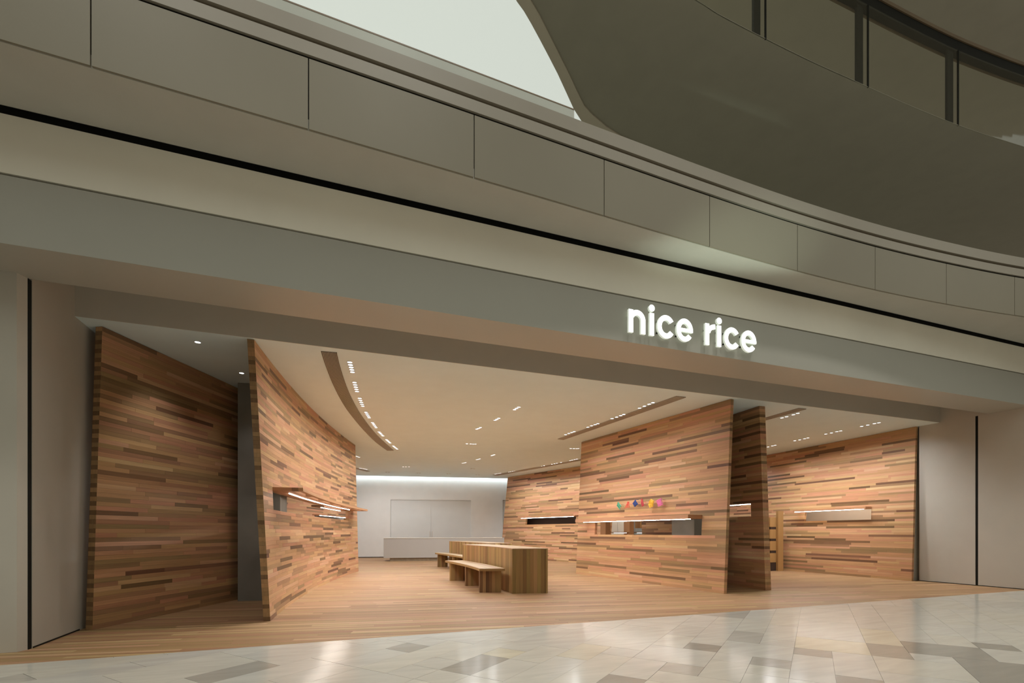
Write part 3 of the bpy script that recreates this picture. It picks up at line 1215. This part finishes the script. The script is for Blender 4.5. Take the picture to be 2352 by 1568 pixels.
table('front slatted timber block table with a curved side, nearer of the two', (2.97, 8.07), (3.60, 7.93), (2.84, 11.12), (3.50, 11.12), 0.10, 0.803, 31, 'slatted block tables')
bench('front curved timber bench on three board legs beside the nearer block table', (2.455, 8.34), (2.89, 8.24), (2.41, 11.0), (2.79, 10.95), 0.06, 0.44, 32, 'curved timber benches')
table('rear slatted timber block table standing behind the nearer one', (3.70, 11.85), (4.29, 11.69), (3.40, 15.0), (4.02, 15.05), 0.09, 0.81, 33, 'slatted block tables')
bench('rear curved timber bench half hidden behind the nearer block table', (3.20, 12.15), (3.58, 12.05), (3.0, 15.2), (3.34, 15.22), 0.06, 0.44, 34, 'curved timber benches', legs=(0.03, 0.45, 0.92))

# reception counter
ct = empty('reception_counter', (1.66, 18.5, 0))
tag(ct, 'long low white reception counter floating on a recessed timber plinth by the back wall', 'counter')
CD = BDIR
CN = BN


def cpt(t, o):
    p = Vector((1.72, 18.55)) + CD * t + CN * o - ct.location.xy
    return (p.x, p.y)


CLEN = 4.55
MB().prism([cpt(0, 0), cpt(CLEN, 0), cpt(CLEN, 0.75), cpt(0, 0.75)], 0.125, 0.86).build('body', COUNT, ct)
MB().prism([cpt(-0.01, -0.01), cpt(CLEN + .01, -0.01), cpt(CLEN + .01, 0.76), cpt(-.01, 0.76)], 0.86, 0.872).build('countertop', WHITE, ct)
MB().prism([cpt(0.22, 0.08), cpt(CLEN - .1, 0.08), cpt(CLEN - .1, 0.68), cpt(.22, 0.68)], 0.0, 0.125).build('plinth', PLINTH, ct)

# display rack with drawers at the right
rk = empty('display_rack', (11.73, 10.21, 0))
tag(rk, 'tall oak post rack with stacked drawers against the far right screen', 'rack')


def rbox(x0, x1, y0, y1, z0, z1, name, mat, tn=(0.6, .6, .3)):
    o = rk.location
    ring = lambda z: ((x0 - o.x, y0 - o.y, z), (x1 - o.x, y0 - o.y, z), (x1 - o.x, y1 - o.y, z), (x0 - o.x, y1 - o.y, z))
    return MB().beam([ring(z0), ring(z1)], None, 0, tn).build(name, mat, rk)


rbox(11.71, 11.905, 10.18, 10.25, 0, 1.685, 'post', SHELFW)
rbox(11.52, 11.97, 10.26, 10.60, 0.0, 1.51, 'carcass', CORE)
for z0, z1 in ((0.24, 0.5), (0.575, 0.84), (0.91, 1.17), (1.24, 1.51)):
    dr = rbox(11.49, 11.99, 10.252, 10.61, z0, z1, 'drawer', SHELFW, (0.75, .6, z0))

# shelving seen through the slot of the ornament screen
sh = empty('display_shelf', (9.6, 13.0, 0))
tag(sh, 'open timber display shelf with lit ledges seen through the window slot', 'shelf')


def at_px(px, d):
    return RT * ((px - CX) / FPX * d) + FW * d


def sbox(px0, px1, d, dep, z0, z1, name, mat, tn=(0.7, .3, .3), par_=None):
    o = sh.location
    a, b = at_px(px0, d) - o.xy, at_px(px1, d) - o.xy
    c, e = b + Vector((0, dep)), a + Vector((0, dep))
    ring = lambda z: ((a.x, a.y, z), (b.x, b.y, z), (c.x, c.y, z), (e.x, e.y, z))
    return MB().beam([ring(z0), ring(z1)], None, 0, tn).build(name, mat, par_ or sh)


DS = 14.3
sbox(1391, 1402, DS, 0.3, 0, 1.95, 'post', SHELFW, (0.1, .2, .1))
sbox(1446, 1456, DS, 0.3, 0, 1.95, 'post', SHELFW, (0.9, .1, .5))
sbox(1499, 1511, DS, 0.3, 0, 1.95, 'post', SHELFW, (0.9, .1, .7))
for a, b in ((1403, 1445.5), (1456.5, 1498.5)):
    sf = sbox(a, b, DS + .02, 0.3, 1.075, 1.095, 'ledge', SHELFW, (0.0, .2, .2))
    sbox(a + 8, b - 6, DS + .03, 0.03, 1.062, 1.074, 'led_strip', LEDC, par_=sf)
sbox(1472, 1498.5, DS + .05, 0.3, 1.21, 1.5, 'box_front', SHELFW, (1, .7, .2))

cab = empty('white_cabinet', tuple(at_px(1404, 17.2)) + (0,))
tag(cab, 'tall white cabinet with two door joints seen through the window slot', 'cabinet')
for k, (a, b) in enumerate(((1402, 1418.5), (1419, 1433), (1433.6, 1443.5))):
    o = cab.location
    p, q = at_px(a, 17.2) - o.xy, at_px(b, 17.2) - o.xy
    c, e = q + Vector((.05, .5)), p + Vector((.05, .5))
    MB().prism([tuple(p), tuple(q), tuple(c), tuple(e)], 0, 2.4).build('cabinet_door', BACKW, cab)

# ================================================================ SIGN
sg = empty('illuminated_sign', (3.41, FY, 3.57))
tag(sg, 'glowing white lettered sign reading nice rice on the grey fascia', 'sign')
ZB, XH, ST = 3.57, 0.283, 0.066
YF, YB = 5.105, 5.135


class Letter:
    def __init__(self):
        self.mb = MB()

    def quadpoly(self, poly):
        poly = [(x - sg.location.x, z - sg.location.z) for x, z in poly]
        area = sum(poly[k][0] * poly[(k + 1) % len(poly)][1] - poly[(k + 1) % len(poly)][0] * poly[k][1] for k in range(len(poly)))
        if area < 0:
            poly = poly[::-1]
        n = len(poly)
        yf, yb = YF - FY, YB - FY
        v = [(x, yf, z) for x, z in poly] + [(x, yb, z) for x, z in poly]
        self.mb.add(v, [tuple(range(n))], 0)
        o = len(self.mb.v) - len(v)
        for k in range(n):
            self.mb.f.append((o + k, o + n + k, o + n + (k + 1) % n, o + (k + 1) % n))
            self.mb.m.append(1)
            self.mb.t.append((.5, .5, .5))
            self.mb.uv.append(None)
        self.mb.f.append(tuple(o + n + k for k in range(n - 1, -1, -1)))
        self.mb.m.append(1)
        self.mb.t.append((.5, .5, .5))
        self.mb.uv.append(None)

    def bar(self, x0, x1, z0, z1):
        self.quadpoly([(x0, z0), (x1, z0), (x1, z1), (x0, z1)])

    def arc(self, cx, cz, rx, rz, t, a0, a1, n=28):
        for k in range(n):
            p, q = math.radians(a0 + (a1 - a0) * k / n), math.radians(a0 + (a1 - a0) * (k + 1) / n)
            self.quadpoly([(cx + rx * math.cos(p), cz + rz * math.sin(p)), (cx + rx * math.cos(q), cz + rz * math.sin(q)),
                           (cx + (rx - t) * math.cos(q), cz + (rz - t) * math.sin(q)), (cx + (rx - t) * math.cos(p), cz + (rz - t) * math.sin(p))])

    def disc(self, cx, cz, r):
        self.quadpoly([(cx + r * math.cos(k * math.pi / 12), cz + r * math.sin(k * math.pi / 12)) for k in range(24)])

    def done(self, xm):
        o = self.mb.build('letter', [SIGN, SIGNS], sg)
        x = xm - sg.location.x
        for dz in (0.06, 0.2):
            pin = MB().box(x - .008, x + .008, YB - FY, 0.0, dz, dz + .016)
            pin.build('standoff_pin', DARKM, o)
        return o


def L_i(x0, x1):
    l = Letter()
    l.bar(x0, x1, ZB, ZB + XH)
    l.disc((x0 + x1) / 2, ZB + XH + 0.062, 0.043)
    l.done((x0 + x1) / 2)


def L_n(x0, x1):
    l = Letter()
    l.bar(x0, x0 + ST, ZB, ZB + XH)
    rx = (x1 - x0) / 2 - 0.002
    cxx = x1 - rx
    l.arc(cxx, ZB + XH - rx, rx, rx + 0.004, ST, 0, 155)
    l.bar(x1 - ST, x1, ZB, ZB + XH - rx)
    l.done(x0 + ST / 2)


def L_c(x0, x1):
    l = Letter()
    rx, rz = (x1 - x0) / 2 + .004, XH / 2 + 0.006
    l.arc(x0 + rx, ZB + XH / 2, rx, rz, ST * .98, 34, 326, 40)
    l.done(x0 + ST / 2)


def L_e(x0, x1):
    l = Letter()
    rx, rz = (x1 - x0) / 2, XH / 2 + 0.006
    l.arc(x0 + rx, ZB + XH / 2, rx, rz, ST * .95, -8, 325, 44)
    l.bar(x0 + ST * .6, x1 - 0.004, ZB + XH / 2 - 0.022, ZB + XH / 2 + 0.022)
    l.done(x0 + ST / 2)


def L_r(x0, x1):
    l = Letter()
    l.bar(x0, x0 + ST, ZB, ZB + XH)
    rx = (x1 - x0) * 0.92
    l.arc(x1 + 0.005, ZB + XH - 0.125, rx * 0.98, 0.128, ST * .95, 92, 176, 16)
    l.done(x0 + ST / 2)


L_n(3.41, 3.655)
L_i(3.718, 3.784)
L_c(3.835, 4.095)
L_e(4.13, 4.39)
L_r(4.59, 4.755)
L_i(4.79, 4.857)
L_c(4.91, 5.17)
L_e(5.205, 5.47)

# ================================================================ CEILING FITTINGS
def vent(name, label, left, right, nsl, z=CEIL):
    """linear air grille: left/right edge plan curves with equal number of points"""
    root = empty(name, (left[0].x, left[0].y, z))
    tag(root, label, 'air vent', 'linear air grilles in the ceiling')
    n = len(left)

    def strip(f0, f1, z0, z1, nm, mat):
        rings = []
        for a, b in zip(left, right):
            p, q = a.lerp(b, f0), a.lerp(b, f1)
            rings.append(((p.x, p.y, z0), (q.x, q.y, z0), (q.x, q.y, z1), (p.x, p.y, z1)))
        m1 = MB().beam(rings)
        m1.v = rel(root, m1.v)
        m1.build(nm, mat, root)
    strip(0, 1, z - 0.004, z - 0.0005, 'backing', VENTD)
    for k in range(nsl + 1):
        c = k / nsl
        hw = 0.5 / nsl * 0.46
        strip(max(0, c - hw), min(1, c + hw), z - 0.014, z - 0.004, 'slat', VENTM)
    return root


def v6(l, s, ox, oy):
    return [gp(ox + x / s, oy + y / s, CEIL) for x, y in l]


lf = v6([(105, 96), (155, 255), (255, 515), (375, 757), (500, 950), (690, 1180), (860, 1350), (1022, 1470)], 6.03, 720, 790)
rg_ = v6([(325, 113), (372, 310), (455, 570), (560, 805), (690, 1020), (835, 1208), (975, 1350), (1112, 1470)], 6.03, 720, 790)
lf = catmull([tuple(p) for p in lf], 4)
rg_ = catmull([tuple(p) for p in rg_], 4)
vent('air_grille', 'long curved slatted air grille in the ceiling above the curved screen', lf, rg_, 11)
a = v6([(2020, 134), (77, 836)], 7.127, 1270, 890)
b = v6([(2178, 151), (170, 848)], 7.127, 1270, 890)
vent('air_grille', 'straight air grille in the ceiling above the ornament screen', a, b, 6)
a = v6([(585, 103), (108, 240)], 6.189, 1740, 920)
b = v6([(693, 113), (108, 275)], 6.189, 1740, 920)
ext = lambda l: [l[0], l[0] + (l[1] - l[0]) * 1.6]
vent('air_grille', 'straight air grille in the ceiling at the right, above the dark screen', ext(a), ext(b), 6)
a = v6([(880, 1145), (2250, 900)], 6.72, 1000, 920)
b = v6([(960, 1152), (2250, 917)], 6.72, 1000, 920)
vent('air_grille', 'distant straight air grille in front of the rear right screen', a, b, 4)
a = v6([(205, 332), (-40, 270)], 6.357, 810, 1030)
b = v6([(255, 327), (-10, 262)], 6.357, 810, 1030)
vent('air_grille', 'distant short air grille just behind the curved screen', a, b, 4)

# downlights
def disc_mesh(name, r, z0, z1, mat, n=20, r_in=0.0):
    me = MB()
    if r_in:
        v = []
        for k in range(n):
            c, s = math.cos(2 * math.pi * k / n), math.sin(2 * math.pi * k / n)
            v += [(r * c, r * s, z0), (r_in * c, r_in * s, z0), (r * c, r * s, z1), (r_in * c, r_in * s, z1)]
        f = []
        for k in range(n):
            i, j = 4 * k, 4 * ((k + 1) % n)
            f += [(i, i + 1, j + 1, j), (i + 2, j + 2, j + 3, i + 3), (i, j, j + 2, i + 2), (i + 1, i + 3, j + 3, j + 1)]
        me.add(v, f)
    else:
        v = [(r * math.cos(2 * math.pi * k / n), r * math.sin(2 * math.pi * k / n), z) for z in (z0, z1) for k in range(n)]
        f = [tuple(range(n - 1, -1, -1)), tuple(range(n, 2 * n))] + [(k, (k + 1) % n, n + (k + 1) % n, n + k) for k in range(n)]
        me.add(v, f)
    return me.build(name, mat)


tr_o = disc_mesh('trim_ring', 0.041, -0.006, -0.0005, TRIM, r_in=0.0335)
ln_o = disc_mesh('lens', 0.033, -0.003, -0.0005, LAMP)
lo_o = disc_mesh('lens', 0.033, -0.003, -0.0005, LAMPOFF)
trim_me, lens_me, off_me = tr_o.data, ln_o.data, lo_o.data
for o in (tr_o, ln_o, lo_o):
    bpy.data.objects.remove(o)
ORD = ['first', 'second', 'third', 'fourth', 'fifth']


def downlight(p, label, group, on=True):
    root = empty('ceiling_downlight', (p.x, p.y, CEIL))
    tag(root, label, 'downlight', group)
    for nm, me in (('trim_ring', trim_me), ('lens', lens_me if on else off_me)):
        o = bpy.data.objects.new(nm, me)
        COL.objects.link(o)
        o.parent = root


def cluster(pts, desc, group, on=True):
    for k, p in enumerate(pts):
        downlight(p, 'recessed downlight, %s of %s in the %s' % (ORD[k], {2: 'two', 3: 'three', 4: 'four', 5: 'five'}[len(pts)], desc), group, on)
    return sum(pts, Vector((0, 0))) / len(pts)


# along the curved grille
gl = [((503, 248), (540, 384)), ((569, 528), (603, 652)), ((640, 747), (682, 855)), ((727, 941), (772, 1017)),
      ((818, 1085), (867, 1153)), ((907, 1213), (963, 1268)), ((1010, 1320), (1062, 1366)), ((1105, 1408), (1160, 1452))]
names8 = ['nearest', 'second', 'third', 'fourth', 'fifth', 'sixth', 'seventh', 'farthest']
for k, (a, b) in enumerate(gl):
    ends = v6([a, b], 6.03, 720, 790)
    pts = [ends[0].lerp(ends[1], q / 4) for q in range(5)]
    c = cluster(pts, '%s cluster beside the curved air grille' % names8[k], 'downlights along the curved grille')
    s_ = min(max((c.y - 6.65) / 7.6, 0), 1) * L2_
    tgt = pt2(min(s_ + 0.1, L2_), 1.35)
    spot((c.x, c.y, CEIL - 0.05), (tgt[0] + root2.location.x, tgt[1] + root2.location.y, 0.9), P_CURVED, 125, 0.9)
    spot((c.x + .12, c.y, CEIL - 0.05), (c.x + 1.6, c.y, 0), P_WIDE, 150, 0.7)
# along the ornament screen
for k, l in enumerate([[(1418, 331), (1497, 299), (1576, 266), (1635, 242)], [(967, 503), (1043, 478), (1108, 454), (1158, 435)],
                       [(572, 643), (632, 620), (690, 601), (735, 586)], [(208, 765), (260, 745), (308, 729), (348, 716)]]):
    c = cluster(v6(l, 7.127, 1270, 890), '%s cluster beside the ornament screen grille' % names8[k], 'downlights along the ornament screen')
    s_ = max(0.2, min((c.y - 6.75), L3))
    tgt = pt3(s_, 1.35)
    spot((c.x, c.y, CEIL - 0.05), (tgt[0] + root3.location.x, tgt[1] + root3.location.y, 0.9), P_SLOT, 125, 0.9)
    spot((c.x - .12, c.y, CEIL - 0.05), (c.x - 1.6, c.y, 0), P_WIDE, 150, 0.7)
# right hand side
for k, l in enumerate([[(1480, 362), (1566, 343), (1662, 322), (1724, 310)], [(970, 471), (1050, 455), (1125, 438), (1181, 426)],
                       [(529, 567), (600, 553), (667, 538), (716, 526)], [(150, 654), (211, 639), (250, 631)]]):
    c = cluster(v6(l, 6.189, 1740, 920), '%s cluster beside the far right screen' % names8[k], 'downlights along the far right screen')
    s_ = max(0.3, min((c.y - 7.06), L5))
    tgt = pt5(s_, 1.35)
    spot((c.x, c.y, CEIL - 0.05), (tgt[0] + root5.location.x, tgt[1] + root5.location.y, 0.9), P_RIGHT, 125, 0.9)
    spot((c.x - .12, c.y, CEIL - 0.05), (c.x - 1.0, c.y, 0), P_WIDE, 150, 0.7)
c = cluster(v6([(347, 241), (412, 224), (510, 196), (572, 175)], 6.189, 1740, 920), 'cluster beside the grille at the dark screen', 'downlights by the dark screen')
spot((c.x, c.y, CEIL - 0.05), (c.x - .2, c.y + 1, 0), P_MID, 120, 0.9)
# middle of the room
mid = [([(1222, 134), (1253, 115), (1288, 96)], 'nearest row of the middle ceiling'),
       ([(921, 298), (950, 283), (980, 267)], 'second row of the middle ceiling'),
       ([(638, 435), (667, 424), (696, 410)], 'third row of the middle ceiling'),
       ([(487, 661), (545, 664), (586, 666), (615, 666)], 'level row of the middle ceiling'),
       ([(868, 845), (890, 838), (910, 831)], 'right row of the rear middle ceiling'),
       ([(638, 908), (660, 903), (683, 895)], 'centre row of the rear middle ceiling'),
       ([(420, 963), (447, 957), (466, 952)], 'left row of the rear middle ceiling'),
       ([(2090, 735), (2138, 737), (2183, 738), (2203, 736)], 'level row past the ornament screen')]
for l, dsc in mid:
    c = cluster(v6(l, 6.72, 1000, 920), dsc, 'downlights of the middle ceiling')
    spot((c.x, c.y, CEIL - 0.05), (c.x, c.y, 0), P_MID, 155, 0.6)
# in front of the rear screen
for k, l in enumerate([[(2080, 922), (2110, 914), (2150, 905), (2185, 898)], [(1798, 978), (1838, 970), (1875, 963), (1940, 949)],
                       [(1575, 1023), (1612, 1016), (1648, 1008), (1680, 1000)], [(1352, 1064), (1380, 1060), (1425, 1052), (1455, 1046)],
                       [(1132, 1098), (1160, 1093), (1195, 1087), (1226, 1083)], [(925, 1130), (950, 1126), (980, 1121), (1005, 1117)]]):
    c = cluster(v6(l, 6.72, 1000, 920), '%s row in front of the rear screen' % names8[k], 'downlights along the rear screen')
    s_ = max(0.2, min((c.y - 14.0), L7))
    tgt = pt7(s_, 1.35)
    spot((c.x, c.y, CEIL - 0.05), (tgt[0] + root7.location.x, tgt[1] + root7.location.y, 0.9), P_BACK, 125, 0.9)
# rear left and switched-off pairs
for l, dsc, on in [([(45, 108), (70, 115), (95, 123)], 'row just past the curved screen', True),
                   ([(103, 283), (127, 286), (157, 291), (180, 296), (205, 300)], 'row beside the distant short grille', True),
                   ([(738, 264), (778, 264), (822, 264)], 'level row at the left rear of the ceiling', True)]:
    c = cluster(v6(l, 6.357, 810, 1030), dsc, 'downlights of the rear left ceiling', on)
    spot((c.x, c.y, CEIL - 0.05), (c.x + .5, c.y + .5, 0), P_MID * 1.45, 160, 0.5)
for l, dsc in [([(490, 342), (530, 342)], 'leftmost unlit pair near the back wall'), ([(945, 355), (983, 356)], 'second unlit pair near the back wall'),
               ([(1383, 366), (1422, 367)], 'third unlit pair near the back wall'), ([(1735, 291), (1775, 292)], 'unlit pair before the rear screen'),
               ([(1805, 380), (1845, 384)], 'rightmost unlit pair near the back wall')]:
    cluster(v6(l, 6.357, 810, 1030), dsc, 'unlit downlights near the back wall', False)
# two small ones over the left passage
for k, (x, y) in enumerate([(454, 785), (555, 856)]):
    p = gp(x, y, CEIL)
    downlight(p, 'single recessed downlight over the dark left screen, %s one' % ('nearer' if k == 0 else 'farther'), 'downlights over the left passage')
    spot((p.x, p.y, CEIL - 0.05), (-2.1, 7.75, 0.9) if k == 0 else (p.x, p.y, 0), P_DARK * (2.0 if k == 0 else 0.8), 85, 1.0)
for yy in (12.4, 14.8):
    spot((11.2, yy, CEIL - .05), (12.2, yy, 0.9), P_RIGHT * 1.3, 140, 0.8)  # extra spots without fittings, added to light the hidden stretch of screen
# unseen lamps added behind the screens to brighten the view through the slots
spot((9.3, 13.6, CEIL - .05), (9.6, 15.0, 0.6), 170, 140, col=(1.0, 0.9, 0.76))
spot((-1.2, 13.0, CEIL - .05), (-0.9, 14.5, 0.6), P_MID, 110)
spot((-0.6, 17.0, CEIL - .05), (-0.9, 17.0, 1.0), P_MID, 100)
spot((13.0, 9.0, CEIL - .05), (13.34, 9.0, 1.2), 240, 140, col=(1.0, 0.86, 0.68))

# ================================================================ YARN ORNAMENTS
YC_ = {'green': (0.10, 0.42, 0.27), 'red': (0.72, 0.10, 0.07), 'blue': (0.03, 0.06, 0.22), 'crimson': (0.48, 0.05, 0.06),
       'yellow': (0.80, 0.48, 0.05), 'pink': (0.68, 0.16, 0.33)}
YM = {k: plain('yarn_' + k, c, 0.8, noise=0.15, scale=60) for k, c in YC_.items()}


def tube(mbx, pts, r, n=5):
    pts = [Vector(p) for p in pts]
    rings = []
    for k, p in enumerate(pts):
        t = (pts[min(k + 1, len(pts) - 1)] - pts[max(k - 1, 0)]).normalized()
        a = t.cross(Vector((0, 0, 1)))
        if a.length < 1e-3:
            a = Vector((1, 0, 0))
        a.normalize()
        b = t.cross(a)
        rings.append([p + (a * math.cos(2 * math.pi * q / n) + b * math.sin(2 * math.pi * q / n)) * r for q in range(n)])
    v = [q for rg in rings for q in rg]
    f = []
    for k in range(len(rings) - 1):
        for q in range(n):
            f.append((k * n + q, k * n + (q + 1) % n, (k + 1) * n + (q + 1) % n, (k + 1) * n + q))
    f += [tuple(range(n - 1, -1, -1)), tuple(range((len(rings) - 1) * n, len(rings) * n))]
    mbx.add(v, f)


def yarn(colr, px, label, shape, lines, pegs):
    """shape: outline in photo pixels of a flat winding held in front of the screen;
    each yarn line and peg is a real tube"""
    # plane of the winding: parallel to the screen, 9 cm in front of it
    a0, a1 = Vector(pt3(1.0, 1.7, -0.09)) + root3.location, Vector(pt3(3.5, 1.7, -0.09)) + root3.location
    t = (a1 - a0).normalized()

    def wp(x, y):
        vx = RT * ((x - CX) / FPX) + FW
        ax, ay = a0.x, a0.y
        det = -t.x * vx.y + vx.x * t.y
        k = (ax * vx.y - vx.x * ay) / det
        p = Vector((ax, ay)) + Vector((t.x, t.y)) * k
        d = p.dot(FW)
        return Vector((p.x, p.y, EYE + (HZ - y) * d / FPX))
    c = wp(*px)
    root = empty('yarn_ornament', c)
    tag(root, label, 'ornament', 'coloured yarn ornaments on the timber screen')
    out = [wp(x, y) - c for x, y in shape]
    m1 = MB()
    tube(m1, out + [out[0]], 0.008)
    m1.build('frame', YM[colr], root)
    m1 = MB()
    for (p, q) in lines:
        tube(m1, [wp(*p) - c, (wp(*p) + wp(*q)) / 2 - c + Vector((-.006, 0, 0)), wp(*q) - c], 0.0075)
    m1.build('winding', YM[colr], root)
    # pegs into the board behind
    nn = Vector((nb3(2).x, nb3(2).y, 0))
    for (x, y) in pegs:
        m1 = MB()
        p = wp(x, y) - c
        # towards the real face at that height
        tube(m1, [p, p + nn * 0.081 + Vector((0, 0, -0.002))], 0.0035)
        m1.build('peg', YM[colr], root)


def yx(l):
    return [(1400 + x / 14.7, 1120 + y / 14.7) for x, y in l]


def hatch(poly, n, horizontal=False):
    """parallel yarn lines between two opposite sides of a quad a,b,c,d"""
    a, b, c, d = poly
    out = []
    for k in range(1, n):
        t = k / n
        out.append(((a[0] + (b[0] - a[0]) * t, a[1] + (b[1] - a[1]) * t), (d[0] + (c[0] - d[0]) * t, d[1] + (c[1] - d[1]) * t)))
    return out


q = yx([(288, 480), (400, 620), (350, 730), (250, 600)])
yarn('green', (1422, 1161), 'green yarn diamond, first ornament from the left', q, hatch(q, 7), yx([(380, 565), (390, 628)]))
q = yx([(620, 465), (650, 480), (675, 655), (510, 690)])
yarn('red', (1440.5, 1160), 'red-orange yarn triangle, second ornament from the left', q, hatch(q, 3) + hatch([q[1], q[2], q[3], q[0]], 4), yx([(660, 540)]))
q = yx([(870, 410), (955, 540), (855, 635), (785, 530)])
yarn('blue', (1459, 1156), 'navy blue yarn diamond, third ornament from the left', q, hatch(q, 8) + hatch([q[1], q[2], q[3], q[0]], 6), yx([(930, 470), (935, 565), (885, 400)]))
q = yx([(1075, 370), (1110, 390), (1165, 590), (1105, 630), (1060, 470)])
yarn('crimson', (1475.5, 1154), 'narrow crimson yarn strip, fourth ornament from the left', q,
     [((q[0][0] + (q[4][0] - q[0][0]) * k / 2 + (q[3][0] - q[4][0]) * 0, q[0][1] + (q[4][1] - q[0][1]) * k / 2), (q[1][0] + (q[2][0] - q[1][0]) * k / 2.6, q[1][1] + (q[2][1] - q[1][1]) * k / 2.6)) for k in range(3)] +
     hatch([q[0], q[1], q[2], q[3]], 5), yx([(1140, 475), (1160, 585)]))
q = yx([(1405, 385), (1500, 440), (1470, 620), (1365, 670), (1315, 560), (1340, 460)])
rings_ = []
cc = (sum(p[0] for p in q) / 6, sum(p[1] for p in q) / 6)
for f in (0.8, 0.6, 0.4, 0.2):
    qq = [(cc[0] + (p[0] - cc[0]) * f, cc[1] + (p[1] - cc[1]) * f) for p in q]
    rings_ += list(zip(qq, qq[1:] + qq[:1]))
yarn('yellow', (1496, 1156), 'yellow yarn hexagon, fifth ornament from the left', q, rings_, yx([(1500, 530)]))
q = yx([(1590, 430), (1750, 345), (1800, 560), (1650, 630)])
yarn('pink', (1515, 1153), 'pink yarn square with zigzag winding, rightmost ornament', q, hatch(q, 6) + [(a, b) for a, b in zip([x[0] for x in hatch(q, 6)][:-1], [x[1] for x in hatch(q, 6)][1:])], yx([(1790, 400), (1790, 590)]))
